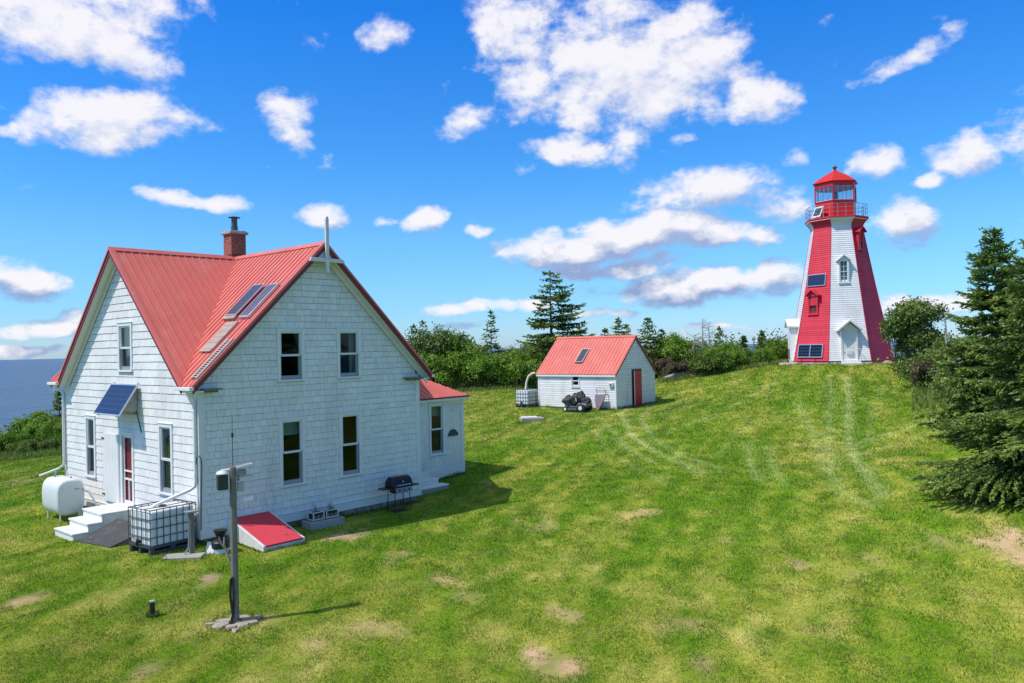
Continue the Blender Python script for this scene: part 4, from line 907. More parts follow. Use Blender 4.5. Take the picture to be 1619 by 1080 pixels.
m = MB(); m.lathe([(3.50, -1.0), (3.53, -.02), (3.40, .10)], 8, a0=math.pi/8); m.build('footing', 'stone', lh)
m = MB(); m.lathe([(2.10, 9.88), (2.13, 9.90), (2.13, 9.99), (2.10, 10.0)], 8, a0=math.pi/8); m.build('gallery_deck', 'red', lh)
m = MB(); m.lathe([(2.0, 9.79), (2.09, 9.80), (2.09, 9.879), (2.0, 9.879)], 8, a0=math.pi/8); m.build('gallery_trim', 'trim', lh)
m = MB()
for i in range(24):
    a_ = math.pi/8+i*math.pi/12; kk = i % 3; A0 = math.pi/8+(i//3)*math.pi/4; A1 = A0+math.pi/4; f_ = kk/3
    p0 = Vector((2.05*math.cos(A0), 2.05*math.sin(A0), 0)).lerp(Vector((2.05*math.cos(A1), 2.05*math.sin(A1), 0)), f_)
    m.tube([(p0.x, p0.y, 10.0), (p0.x, p0.y, 10.86)], .016, 5)
for z in (10.3, 10.58, 10.86): m.tube([(2.05*math.cos(math.pi/8+i*math.pi/4), 2.05*math.sin(math.pi/8+i*math.pi/4), z) for i in range(9)], .015, 5)
m.build('gallery_railing', 'galv', lh)
# hexagonal lantern; view direction is -a - ...
HA = math.radians(-11.6-6.5)
def hexp(R, z, i): return Vector((R*math.cos(HA+i*math.pi/3), R*math.sin(HA+i*math.pi/3), z))
m = MB(); m.lathe([(1.44, 9.9), (1.44, 11.12), (1.50, 11.13), (1.50, 11.19)], 6, a0=HA); lb_ = m.build('lantern_base', 'lanternred', lh)
m = MB(); m.lathe([(1.47, 12.18), (1.47, 12.50)], 6, a0=HA); m.build('lantern_band', 'lanternred', lh)
for i in range(6):
    m = MB(); m.tube([hexp(1.45, 11.15, i), hexp(1.45, 12.22, i)], .05, 6); m.build('lantern_post', 'lanternred', lh)
for i in range(6):
    a0_, a1_ = hexp(1.42, 0, i), hexp(1.42, 0, i+1)
    m = MB(); n_ = ((a0_+a1_)/2).normalized(); m.prism([a0_+Vector((0, 0, 11.19)), a1_+Vector((0, 0, 11.19)), a1_+Vector((0, 0, 12.18)), a0_+Vector((0, 0, 12.18))], n_*.012); gl = m.build('lantern_pane', 'clear', lh)
    m = MB()
    for f_ in (.25, .5, .75):
        p = a0_.lerp(a1_, f_); m.tube([p+Vector((0, 0, 11.17)), p+Vector((0, 0, 12.2))], .018, 5)
    for z in (11.21, 12.16): m.tube([a0_+Vector((0, 0, z)), a1_+Vector((0, 0, z))], .025, 5)
    m.build('glazing_bar', 'silver', gl)
m = MB(); m.lathe([(1.3, 12.4), (1.60, 12.46), (1.63, 12.50), (1.05, 12.92), (.42, 13.28), (.16, 13.42), (.12, 13.5)], 6, a0=HA); m.build('lantern_roof', 'lanternred', lh)
m = MB(); m.lathe([(.09, 13.5), (.09, 13.62), (.15, 13.63), (.15, 13.72), (.06, 13.76)], 10); m.tube([(0, 0, 13.7), (0, 0, 13.95)], .012, 5); m.build('vent_cap', 'rust', lh)
m = MB(); m.lathe([(.25, 11.0), (.25, 11.35), (.30, 11.36)], 12); m.lathe([(.17, 11.37), (.22, 11.5), (.22, 11.75), (.17, 11.9), (.08, 11.95)], 14); m.build('beacon', 'cage', lh, smooth=True)
m = MB(); m.lathe([(1.36, 11.12), (1.36, 11.17)], 6, a0=HA); m.build('lantern_floor', 'dullwhite', lh)
def towerwin(k, u0, u1, z0, z1, cm, hood, panes='glass', proj=.16):
    """pedimented upright window box standing off the sloping side"""
    zc = z0; d = LR(z0)*C8+.05; a_ = k*math.pi/4; n = Vector((math.cos(a_), math.sin(a_), 0)); u = Vector((-math.sin(a_), math.cos(a_), 0))
    F = (n*d, u, Vector((0, 0, 1)), n); dep = LR(z0)*C8-LR(z1+.3)*C8+.16; c = .09
    m = MB(); m.fbox(F, u0-c, u0, z0-.02, z1+c, -dep, .03); m.fbox(F, u1, u1+c, z0-.02, z1+c, -dep, .03); m.fbox(F, u0, u1, z1, z1+c, -dep, .03); m.fbox(F, u0-c-.04, u1+c+.04, z0-.10, z0-.02, -.15, .08)
    uc = (u0+u1)/2; hw_ = (u1-u0)/2+c; m.fpoly(F, [(uc-hw_, z1+c), (uc+hw_, z1+c), (uc, z1+c+hw_*.8)], -dep, .02)
    w_ = m.build('window', cm, lh)
    m = MB(); e = .12
    for s in (-1, 1):
        m.fpoly(F, [(uc+s*(hw_+e), z1+c-e*.75), (uc, z1+c+hw_*.8+.02), (uc, z1+c+hw_*.8+.09), (uc+s*(hw_+e), z1+c-e*.75+.07)], -dep-.05, proj)
    m.build('hood', hood, w_)
    s = MB(); t_ = .035; zm = (z0+z1)/2
    s.fbox(F, u0, u0+t_, z0-.02, z1, -.08, .0); s.fbox(F, u1-t_, u1, z0-.02, z1, -.08, 0); s.fbox(F, u0+t_, u1-t_, zm-.025, zm+.025, -.08, .005); s.fbox(F, u0+t_, u1-t_, z1-t_, z1, -.08, 0); s.fbox(F, u0+t_, u1-t_, z0-.02, z0+.04, -.08, 0)
    if cm != 'red':
        s.fbox(F, uc-.012, uc+.012, z0+.04, z1-t_, -.06, -.005)
        for zz_ in (z0+.04+(zm-z0-.06)/2, zm+(z1-zm)/2): s.fbox(F, u0+t_, u1-t_, zz_-.012, zz_+.012, -.059, -.006)
    s.build('sash', cm if cm == 'red' else 'sash', w_)
    if panes == 'half':
        p = MB(); p.fbox(F, u0+t_, u1-t_, z0+.04, zm-.025, -.06, -.045); p.build('pane', 'glass', w_)
        p = MB(); p.fbox(F, u0+t_, u1-t_, zm+.025, z1-t_, -.06, -.045); p.build('shutter', 'red', w_)
    else:
        p = MB(); p.fbox(F, u0+t_, u1-t_, z0+.04, z1-t_, -.075, -.061); p.build('pane', 'glass', w_)
towerwin(0, -.28, .20, 5.42, 6.85, 'trim', 'trim')
towerwin(-1, -.44, .14, 3.35, 4.55, 'red', 'red', 'half', .22)
towerwin(1, -.28, .14, 7.72, 8.85, 'red', 'red', 'half', .22)
towerwin(4, -.28, .20, 5.42, 6.85, 'trim', 'trim')
# doorway
d = LR(0)*C8+.02; n = Vector((1, 0, 0)); u = Vector((0, 1, 0)); F = (n*d, u, Vector((0, 0, 1)), n)
m = MB(); m.fbox(F, -.54, -.44, .05, 2.2, -1.0, .0); m.fbox(F, .42, .52, .05, 2.2, -1.0, 0); m.fpoly(F, [(-.54, 2.2), (.52, 2.2), (-.01, 2.66)], -1.0, .0); dw = m.build('doorway', 'white', lh)
m = MB()
for i in range(6): m.fbox(F, -.44+.1434*i+.003, -.44+.1434*(i+1)-.003, .12, 2.2, -.09, -.055)
m.build('door_leaf', 'white', dw)
m = MB()
for s in (-1, 1): m.fpoly(F, [(-.01+s*.76, 2.09), (-.01, 2.74), (-.01, 2.86), (-.01+s*.76, 2.21)], -1.1, .36)
m.build('hood', 'trim', dw)
m = MB(); m.fbox(F, -.36, -.22, 1.55, 1.75, -.055, .03); m.fbox(F, -.2, .18, .55, .80, -.055, .05); m.fbox(F, -.42, -.30, .72, .78, -.055, .0); m.build('door_box', 'dullwhite', dw)
m = MB(); m.fbox(F, -.56, .60, -.5, .0, .0, .75); m.fbox(F, -.56, .60, .001, .10, .0, .40); m.build('door_step', 'white', dw)
m = MB(); m.tube([F[0]+u*.62+n*.3+Vector((0, 0, 0)), F[0]+u*.62+n*.3+Vector((0, 0, .85)), F[0]+u*.55+n*.05+Vector((0, 0, .95))], .02, 6); m.build('handrail', 'silver', dw)
def tilted(k, u0, u1, z0, z1, out):
    P = [fuv(k, u0, z0, out), fuv(k, u1, z0, out), fuv(k, u1, z1, out), fuv(k, u0, z1, out)]; return P
t = thing('solar_module', 'blue solar panel fixed high on the red lighthouse side above the hooded window', 'solar panel', LC, LA)
P = tilted(-1, -.82, .60, 5.26, 6.08, .10); c0 = P[0]; t.location = LC+Matrix.Rotation(LA, 3, 'Z')@c0
framed(t, (0, 0, 0), P[1]-P[0], P[3]-P[0], (P[1]-P[0]).length, (P[3]-P[0]).length, 'pv', 'silver', .04, .06)
t = thing('louvre_panel', 'black louvred solar array at the foot of the red lighthouse side', 'solar panel', LC, LA)
P = tilted(-1, -1.05, .88, .36, 1.26, .10); c0 = P[0]; t.location = LC+Matrix.Rotation(LA, 3, 'Z')@c0
ux, uy = (P[1]-P[0]).normalized(), (P[3]-P[0]).normalized(); nn = ux.cross(uy); Wd, Hd = (P[1]-P[0]).length, (P[3]-P[0]).length; F = (Vector((0, 0, 0)), ux, uy, nn)
m = MB(); m.fbox(F, 0, Wd, 0, .05, -.08, .02); m.fbox(F, 0, Wd, Hd-.05, Hd, -.08, .02); m.fbox(F, 0, .05, .05, Hd-.05, -.08, .02); m.fbox(F, Wd-.05, Wd, .05, Hd-.05, -.08, .02); m.fbox(F, Wd/2-.025, Wd/2+.025, .05, Hd-.05, -.08, .02); m.build('panel_frame', 'silver', t)
for s in (0, 1):
    for i in range(4):
        h = (Hd-.1)/4; a_ = .05+s*(Wd/2-.025); o = slabpart('cells', 'pvblack', t, ux*(a_)+uy*(.05+i*h+.014), ux, uy, Wd/2-.075, h-.028, .03, .0)
m = MB(); m.fbox(F, .05, Wd-.05, .05, Hd-.05, -.06, -.032); m.build('backing', 'galv', t)
for z_ in (.3, 1.4): 
    m = MB(); m.tube([ux*z_+Vector((0, 0, -.02)), ux*z_+Vector((0, 0, -.5))], .025, 6); m.build('leg', 'red', t)
t = thing('solar_module', 'small pale framed solar panel tilted on the lighthouse gallery', 'solar panel', LC+Matrix.Rotation(LA, 3, 'Z')@Vector((1.55*math.cos(-.95), 1.55*math.sin(-.95), 10.0)), LA)
a_ = -.95; ux = Vector((-math.sin(a_), math.cos(a_), 0)); uy = Vector((-math.cos(a_)*.45, -math.sin(a_)*.45, .9)).normalized(); nn = Vector((math.cos(a_), math.sin(a_), 0))
framed(t, nn*.38-ux*.38+Vector((0, 0, .08)), ux, uy, .78, .82, 'pvdark', 'trim', .09, .05)
m = MB()
for s in (-.36, .36): m.tube([nn*.40+ux*s, nn*.38+ux*s+Vector((0, 0, .1))], .02, 5); m.tube([nn*.02+ux*s+Vector((0, 0, .8)), nn*.0+ux*s], .02, 5)
m.build('stand', 'trim', t)
# side porch box on the left white face
k = -2; a_ = k*math.pi/4; n = Vector((math.cos(a_), math.sin(a_), 0)); u = Vector((-math.sin(a_), math.cos(a_), 0)); F = (n*(LR(0)*C8), u, Vector((0, 0, 1)), n)
m = MB(); m.fbox(F, -.5, .5, -.4, 2.55, -1.0, .10); m.fpoly(F, [(-.5, 2.55), (.5, 2.55), (0, 2.95)], -1.0, .08); sb_ = m.build('side_doorway', 'white', lh)
m = MB()
for s in (-1, 1): m.fpoly(F, [(s*.68, 2.46), (0, 2.98), (0, 3.08), (s*.68, 2.56)], -1.0, .30)
m.build('hood', 'trim', sb_)
m = MB(); m.fbox(F, -.3, .3, .25, .95, .101, .13); m.build('vent', 'grillgrey', sb_)
# rubble at the tower foot
rnd = random.Random(5); base_rocks = [rockmesh(80+i, 1, .75, .5) for i in range(6)]
for i in range(34):
    a_ = LA+rnd.uniform(-1.75, 1.35); r_ = rnd.uniform(3.45, 4.1)
    if abs(a_-LA) < .24: continue
    x, y = LC.x+r_*math.cos(a_), LC.y+r_*math.sin(a_); s = rnd.uniform(.12, .30)
    o = bpy.data.objects.new('rubble_stone', base_rocks[i % 6]); COL.objects.link(o); o.location = (x, y, gz(x, y)+s*.1); o.scale = (s, s, s); o.rotation_euler = (rnd.uniform(-.3, .3), rnd.uniform(-.3, .3), rnd.uniform(0, 6))
    tag(o, 'rough grey stone in the rubble around the lighthouse foot', 'stone', 'rubble stones at the lighthouse foot')
# fence to the right of the tower
q0 = atd(1416, 560, 57.5); q1 = atd(1448, 560, 58.5)
fx0, fx1 = Vector((q0[0], q0[1], 0)), Vector((q1[0], q1[1], 0))
t = thing('rail_fence', 'short grey post and rail fence between the lighthouse and the dark fir', 'fence', (q0[0], q0[1], gz(q0[0], q0[1])))
o_ = Vector(t.location)
for f_ in (0, .5, 1.0):
    p = fx0.lerp(fx1, f_); z = gz(p.x, p.y); m = MB(); p = Vector((p.x, p.y, z))-o_; m.box(p.x-.06, p.x+.06, p.y-.06, p.y+.06, p.z-.3, p.z+.95); m.build('post', 'oldwood', t)
for h in (.42, .85):
    a3 = Vector((fx0.x, fx0.y, gz(fx0.x, fx0.y)+h))-o_; b3 = Vector((fx1.x, fx1.y, gz(fx1.x, fx1.y)+h))-o_; m = MB(); m.tube([a3, b3], .045, 6); m.build('rail', 'oldwood', t)
# ------------------------------------------------------------------ sky, sun
SUN = Vector((-.502, .251, .828)).normalized()
el = math.asin(SUN.z); az = math.atan2(SUN.x, SUN.y)
w = bpy.data.worlds.new('World'); S.world = w; w.use_nodes = True; nt = w.node_tree; nt.nodes.clear()
out = N(nt, 'ShaderNodeOutputWorld'); bg = N(nt, 'ShaderNodeBackground', i_Strength=SKY)
sky = N(nt, 'ShaderNodeTexSky', sky_type='NISHITA'); sky.sun_disc = False; sky.sun_elevation = el; sky.sun_rotation = az; sky.air_density = 1.0; sky.dust_density = .3; sky.ozone_density = 3.0; sky.altitude = 20
tc = N(nt, 'ShaderNodeTexCoord'); sp = N(nt, 'ShaderNodeSeparateXYZ'); L(nt, tc, 'Generated', sp, 0)
a2 = N(nt, 'ShaderNodeMath', operation='ARCTAN2'); L(nt, sp, 0, a2, 0); L(nt, sp, 1, a2, 1)
asn = N(nt, 'ShaderNodeMath', operation='ARCSINE'); L(nt, sp, 2, asn, 0)
cb = N(nt, 'ShaderNodeCombineXYZ'); L(nt, a2, 0, cb, 0); L(nt, asn, 0, cb, 1)
# clouds: (x, y, half width, half height, tilt deg, weight) as seen from the lawn, turned into compass direction and height above the horizon
CL = [(120,28,165,56,-12,1),(205,85,62,45,25,.95),(40,5,110,42,0,1),(165,196,118,44,-10,1.05),(95,172,45,24,0,.7),(465,192,44,40,40,.85),(603,55,26,34,-60,.6),(300,314,92,17,4,.85),(240,305,40,10,0,.6),(518,342,44,20,0,.8),(665,346,36,20,-10,.95),(608,350,24,9,0,.6),
 (810,40,85,70,0,.95),(830,120,60,75,10,.9),(745,190,46,24,-10,.7),(1000,110,165,80,12,1.1),(1090,70,100,58,8,1),(1185,150,68,46,25,1),(985,25,60,40,0,.7),(930,165,80,46,0,.8),(905,234,82,26,6,1),(985,232,36,34,0,.85),(1077,220,26,13,0,.6),
 (1130,305,122,34,2,.95),(1235,322,56,26,0,.8),(1258,250,26,15,0,.65),(1395,254,44,26,0,1.0),(1420,350,58,40,0,1.05),(1540,242,54,30,15,1),(1478,275,20,11,0,.6),(1440,82,74,17,-8,.42),(1375,108,46,9,-14,.35),
 (880,398,118,36,5,1.25),(1020,370,165,34,-3,1.25),(1130,368,95,24,0,1.05),(1212,372,40,20,0,.8),(1110,452,185,32,-2,1.25),(1215,436,62,24,0,.95),(970,425,125,20,-4,1.0),(760,488,110,14,-4,.95),(845,480,60,11,0,.8),(965,497,64,9,0,.75),(745,360,20,8,0,.5),
 (36,440,72,24,14,1),(75,514,70,16,0,.9),(125,495,34,12,0,.8),(20,550,80,10,0,.85),(1520,478,130,13,0,.85),(1450,492,70,10,0,.8),(1300,470,40,14,0,.8),(1290,515,80,8,0,.6),(700,520,80,7,0,.6),(1130,520,90,7,0,.55),(5,208,16,11,0,.6),(-190,150,110,60,0,1),(1760,180,130,60,0,1),(-200,420,140,35,0,1)]
def cloudgroup():
    g = bpy.data.node_groups.new('clouds', 'ShaderNodeTree')
    g.interface.new_socket('p', in_out='INPUT', socket_type='NodeSocketVector'); g.interface.new_socket('d', in_out='OUTPUT', socket_type='NodeSocketFloat')
    gi = g.nodes.new('NodeGroupInput'); go = g.nodes.new('NodeGroupOutput')
    nz = N(g, 'ShaderNodeTexNoise', i_Scale=9.0, i_Detail=4.0, i_Roughness=.55); g.links.new(gi.outputs[0], nz.inputs['Vector'])
    wv = N(g, 'ShaderNodeVectorMath', operation='MULTIPLY_ADD'); wv.inputs[1].default_value = (.09, .05, 0); L(g, nz, 'Color', wv, 0)
    sb = N(g, 'ShaderNodeVectorMath', operation='ADD'); sb.inputs[1].default_value = (-.045, -.025, 0); g.links.new(gi.outputs[0], sb.inputs[0]); L(g, sb, 0, wv, 2)
    last = None
    for (px, py, rx, ry, tilt, wt) in CL:
        d = atd(px, py, 1.0)-CAM; d /= np.linalg.norm(d); A = math.atan2(d[0], d[1]); E = math.asin(d[2])
        tl = math.radians(-tilt); mp = N(g, 'ShaderNodeMapping', vector_type='TEXTURE')
        mp.inputs['Location'].default_value = (A, E, 0); mp.inputs['Rotation'].default_value = (0, 0, tl+.02); mp.inputs['Scale'].default_value = (rx*1.0/FPX/math.cos(E), ry*1.1/FPX, 1)
        if last:
            sq = N(g, 'ShaderNodeVectorMath', operation='MULTIPLY_ADD'); sq.inputs[1].default_value = (1e-7, 1e-7, 0); L(g, *last, sq, 0); L(g, wv, 0, sq, 2); L(g, sq, 0, mp, 0)
        else: L(g, wv, 0, mp, 0)
        ln = N(g, 'ShaderNodeVectorMath', operation='DOT_PRODUCT'); L(g, mp, 0, ln, 0); L(g, mp, 0, ln, 1)
        mr = N(g, 'ShaderNodeMapRange', i_1=0.0, i_2=1.9, i_3=wt, i_4=-.9*wt); L(g, ln, 'Value', mr, 0)
        if last:
            mx = N(g, 'ShaderNodeMath', operation='SMOOTH_MAX'); mx.inputs[2].default_value = .15; L(g, *last, mx, 0); L(g, mr, 0, mx, 1); last = (mx, 0)
        else: last = (mr, 0)
    st = N(g, 'ShaderNodeMapping'); st.inputs['Scale'].default_value = (1, 1.5, 1); g.links.new(gi.outputs[0], st.inputs[0])
    n2 = N(g, 'ShaderNodeTexNoise', i_Scale=19.0, i_Detail=10.0, i_Roughness=.62, i_Distortion=.15); L(g, st, 0, n2, 'Vector')
    m1 = N(g, 'ShaderNodeMath', operation='MULTIPLY_ADD'); m1.inputs[1].default_value = 2.7; m1.inputs[2].default_value = -1.55; L(g, n2, 0, m1, 0)
    ad = N(g, 'ShaderNodeMath', operation='ADD'); L(g, *last, ad, 0); L(g, m1, 0, ad, 1)
    g.links.new(ad.outputs[0], go.inputs[0]); return g
CG = cloudgroup()
el_ = N(nt, 'ShaderNodeMapRange', i_1=0.0, i_2=math.radians(60), i_3=0.0, i_4=1.0); L(nt, asn, 0, el_, 0)
gr = ramp(nt, [(0.0, (.40, .57, .88)), (2.5/60, (.31, .55, .84)), (7.5/60, (.29, .58, .80)), (12.5/60, (.19, .55, .88)), (23/60, (.07, .48, 1.0)), (29/60, (.12, .50, 1.0)), (40/60, (1.42, 1.05, .70)), (1.0, (1.42, 1.05, .70))])
L(nt, el_, 0, gr, 0)
hs = N(nt, 'ShaderNodeVectorMath', operation='MULTIPLY'); L(nt, sky, 0, hs, 0)
hs2 = N(nt, 'ShaderNodeVectorMath', operation='SCALE'); hs2.inputs['Scale'].default_value = .2/SKY; L(nt, gr, 0, hs2, 0); L(nt, hs2, 0, hs, 1)
g1 = N(nt, 'ShaderNodeGroup', node_tree=CG); L(nt, cb, 0, g1, 0)
of = N(nt, 'ShaderNodeVectorMath', operation='ADD'); of.inputs[1].default_value = (-.010, .022, 0); L(nt, cb, 0, of, 0)
g2 = N(nt, 'ShaderNodeGroup', node_tree=CG); L(nt, of, 0, g2, 0)
al = N(nt, 'ShaderNodeMapRange', interpolation_type='SMOOTHSTEP', i_1=-.20, i_2=.72, i_3=0.0, i_4=.96); L(nt, g1, 0, al, 0)
df = N(nt, 'ShaderNodeMath', operation='SUBTRACT'); L(nt, g1, 0, df, 0); L(nt, g2, 0, df, 1)
k = 1/SKY
lowc = N(nt, 'ShaderNodeMapRange', i_1=.08, i_2=.25, i_3=0.0, i_4=1.0); L(nt, asn, 0, lowc, 0)
bi = N(nt, 'ShaderNodeMath', operation='MULTIPLY_ADD'); bi.inputs[1].default_value = .55; L(nt, lowc, 0, bi, 0); L(nt, df, 0, bi, 2)
sh = N(nt, 'ShaderNodeMapRange', i_1=-.15, i_2=.80, i_3=0.0, i_4=1.0); L(nt, bi, 0, sh, 0)
shc = N(nt, 'ShaderNodeMix', data_type='RGBA'); L(nt, lowc, 0, shc, 0); shc.inputs[6].default_value = (.27*k, .36*k, .60*k, 1); shc.inputs[7].default_value = (.50*k, .58*k, .80*k, 1)
cc = N(nt, 'ShaderNodeMix', data_type='RGBA'); L(nt, sh, 0, cc, 0); L(nt, shc, 2, cc, 6); cc.inputs[7].default_value = (.90*k, .88*k, .92*k, 1)
bg2 = N(nt, 'ShaderNodeBackground', i_Strength=SKY); L(nt, hs, 0, bg, 0); L(nt, cc, 2, bg2, 0)
mx = N(nt, 'ShaderNodeMixShader'); L(nt, al, 0, mx, 0); L(nt, bg, 0, mx, 1); L(nt, bg2, 0, mx, 2); L(nt, mx, 0, out, 0)
w.cycles.sampling_method = 'MANUAL'; w.cycles.sample_map_resolution = 256
sl = bpy.data.lights.new('sun', 'SUN'); sl.energy = SUNE; sl.angle = math.radians(.53); sl.color = (1, .95, .88)
so = bpy.data.objects.new('sun', sl); COL.objects.link(so); so.rotation_euler = SUN.to_track_quat('Z', 'Y').to_euler(); so.location = (0, 0, 60)
# ------------------------------------------------------------------ sea
m, nt = newmat('sea_water'); o = N(nt, 'ShaderNodeOutputMaterial'); b = N(nt, 'ShaderNodeBsdfPrincipled', i_Roughness=.28, i_IOR=1.33)
b.inputs['Base Color'].default_value = (.030, .085, .155, 1)
tc = N(nt, 'ShaderNodeTexCoord')
n1 = N(nt, 'ShaderNodeTexNoise', i_Scale=.16, i_Detail=5.0, i_Roughness=.6); L(nt, tc, 'Object', n1, 'Vector')
n2 = N(nt, 'ShaderNodeTexNoise', i_Scale=.012, i_Detail=4.0); L(nt, tc, 'Object', n2, 'Vector')
r = ramp(nt, [(.35, (.028, .062, .115)), (.65, (.055, .10, .155))]); L(nt, n2, 0, r, 0); L(nt, r, 0, b, 'Base Color')
bp = N(nt, 'ShaderNodeBump', i_Strength=1.0, i_Distance=2.5); L(nt, n1, 0, bp, 'Height'); L(nt, bp, 0, b, 'Normal'); L(nt, b, 0, o, 0)
MT['sea'] = m
q = MB(); q.lathe([(1, 0), (60, 0), (200, 0), (700, 0), (2000, 0), (5900, 0)], 192, closed=False)
sea = q.build('sea', 'sea'); sea.location = (0, 0, -14); tag(sea, 'blue sea reaching to the horizon', 'sea', kind='structure')
# ------------------------------------------------------------------ lawn colour (real wear, tracks and dry patches)
def sstep(a, b, x): t = np.clip((x-a)/(b-a), 0, 1); return t*t*(3-2*t)
TRK = [([(1338,592),(1343,640),(1341,690),(1352,730),(1395,785)],.26,.95),([(1312,592),(1313,640),(1309,700),(1318,745)],.22,.7),([(1060,625),(1000,640),(982,655),(1000,692),(1052,722),(1112,748)],.24,.9),([(1090,630),(1030,645),(1012,662),(1034,694),(1080,722),(1140,742)],.22,.7),([(958,672),(985,702),(1032,733)],.22,.7),([(940,680),(962,712),(1005,742),(1060,765)],.2,.45),
 ([(870,662),(985,637),(1075,622),(1180,600)],.26,.75),([(900,672),(1000,650),(1100,632),(1240,604)],.2,.5),([(1180,700),(1186,735),(1202,762)],.2,.7),([(1216,705),(1220,738),(1240,768)],.2,.5),([(1505,655),(1405,688),(1340,708)],.35,.6),([(1520,668),(1430,700),(1360,720)],.3,.45),([(1230,600),(1180,632),(1120,660),(1060,680)],.24,.45),([(1262,640),(1288,690),(1302,740),(1335,780),(1380,800)],.22,.6),([(870,700),(980,668),(1120,636)],.3,.35),([(1400,610),(1380,650),(1375,700)],.22,.35),([(1200,660),(1160,690),(1130,725)],.22,.35)]
TRKW = [(np.array([gpix(*p)[:2] for p in pl]), w_, a_) for pl, w_, a_ in TRK]
PAT = [(38,952,58,17,.9),(100,940,25,7,.5),(330,918,22,13,1),(868,1056,52,18,1),(262,1050,24,10,.7),(552,848,34,8,.9),(690,925,22,9,.7),(745,945,50,10,.6),(1595,868,50,26,.75),(1375,880,26,6,.5),(1268,892,26,7,.55),(1008,815,30,8,.5),(905,976,24,9,.6),(1085,988,45,14,.35),(600,1000,50,18,.35),(1120,1060,40,14,.55),(1480,860,60,12,.35),(720,600+30,40,6,.3),(40,760,40,8,.45),(1150,850,30,9,.3),(880,960,22,8,.5),(850,830,35,8,.3),(1590,1040,40,10,.4),(70,1068,50,10,.5),(225,1062,30,8,.5),(640,880,40,8,.3),(480,1020,30,8,.35),(1300,1000,60,14,.2),(430,985,30,8,.5)]
PATW = []
for px, py, rx, ry, a_ in PAT:
    p = gpix(px, py); d = float((p-CAM)@CF); hgt = CAM[2]-p[2]
    PATW.append((p[0], p[1], rx/FPX*d, ry/FPX*d*d/hgt, a_))
fw2 = np.array([CF[0], CF[1]])/math.hypot(CF[0], CF[1]); rt2 = np.array([fw2[1], -fw2[0]])
def lawn(x, y):
    """returns rgb (n,3) and bare fraction"""
    wx_ = x+.9*(fbm(x*.5, y*.5, 31)-.5)*2; wy_ = y+.9*(fbm(x*.5, y*.5, 47)-.5)*2
    a = fbm(wx_*.22, wy_*.22, 1); b = fbm(x*1.0, y*1.0, 2); c = fbm(x*3.6, y*3.6, 3); e = fbm(wx_*.6+9, wy_*.6, 8)
    # mowing streaks: long thin noise along the slope contour
    dx_, dy_ = .93, .36; s1 = x*dx_+y*dy_; s2 = -x*dy_+y*dx_
    st = fbm(s1*.14+.4*b, s2*1.35+1.1*a, 5, 3); st2 = fbm(s1*.28+.5*b, s2*2.6+.8*a, 9, 3); fine = fbm(x*9, y*9, 61, 2); st3 = fbm(s1*1.1, s2*4.6, 19, 3)
    d = np.hypot(x-CAM[0], y-CAM[1]); f_ = (x-CAM[0])*fw2[0]+(y-CAM[1])*fw2[1]; l_ = (x-CAM[0])*rt2[0]+(y-CAM[1])*rt2[1]
    near = 1-sstep(13, 25, f_)
    yel = np.clip(.24+.30*near+.65*(a-.5)+.25*(e-.5)+.6*(b-.5)+1.3*(c-.5)+1.2*(fine-.5)+1.1*(st-.5)*(1-near*.4)+1.7*(st2-.5)*(1-.3*near)+1.3*(st3-.5), 0, 1)
    yel = np.clip(yel+.22*sstep(40, 52, f_), 0, 1)
    green = np.stack([.090+.035*b, .180+.04*b, .010+0*b], -1); gold = np.stack([.200+.07*c, .220+.05*c, .030+.016*c], -1); tan = np.array([.40, .33, .15])
    col = green*(1-yel[:, None])+gold*yel[:, None]
    dry = sstep(.56, .74, .30*e+.34*c+.24*b+.12*fine+.06*near+.14*(st-.5))*.32
    for P, w_, am in TRKW:
        A = P[:-1]; B = P[1:]; dd = np.full(x.shape, 1e9)
        for q0, q1 in zip(A, B):
            ab = q1-q0; t = np.clip(((x-q0[0])*ab[0]+(y-q0[1])*ab[1])/(ab@ab), 0, 1); dd = np.minimum(dd, np.hypot(x-q0[0]-t*ab[0], y-q0[1]-t*ab[1]))
        g_ = np.clip(np.exp(-(dd/(w_*.62))**2)*am*(.45+.9*b), 0, 1)
        pale = np.array([.36, .40, .15]); col = col*(1-g_[:, None]*.85)+pale*g_[:, None]*.85
    col = col*(1-dry[:, None])+tan*dry[:, None]
    bare = np.zeros(x.shape)
    for qx, qy, rx, ry, am in PATW:
        u_ = ((x-qx)*rt2[0]+(y-qy)*rt2[1])/rx; v_ = ((x-qx)*fw2[0]+(y-qy)*fw2[1])/ry
        q = .95-np.hypot(u_, v_)+2.0*(c-.5)+1.3*(b-.5)+1.2*(fine-.5); bare = np.maximum(bare, sstep(.15, .6, q)*am)
    soil = np.stack([.40+.1*(c-.5), .255+.1*(c-.5), .165+.08*(c-.5)], -1)
    col = col*(1-bare[:, None])+soil*bare[:, None]
    out = np.clip(isl_dist(x, y)+14+5*(a-.5), 0, 6)/6*0
    col *= 1.38*(.44+.30*c+.42*st2+.44*st3)[:, None]
    return np.clip(col, 0, 1), bare, dry
gx = np.arange(-70, 92, .42); gy = np.arange(-66, 60, .42)
GX, GY = np.meshgrid(gx, gy); nx, ny = len(gx), len(gy)
fx_, fy_ = GX.ravel(), GY.ravel(); fz_ = hz(fx_, fy_)
fz_ = fz_+.05*(fbm(fx_*.9, fy_*.9, 71)-.5)
me = bpy.data.meshes.new('ground'); V = np.stack([fx_, fy_, fz_], -1)
ii = (np.arange(ny-1)[:, None]*nx+np.arange(nx-1)[None]).ravel(); Fq = np.stack([ii, ii+1, ii+nx+1, ii+nx], -1)
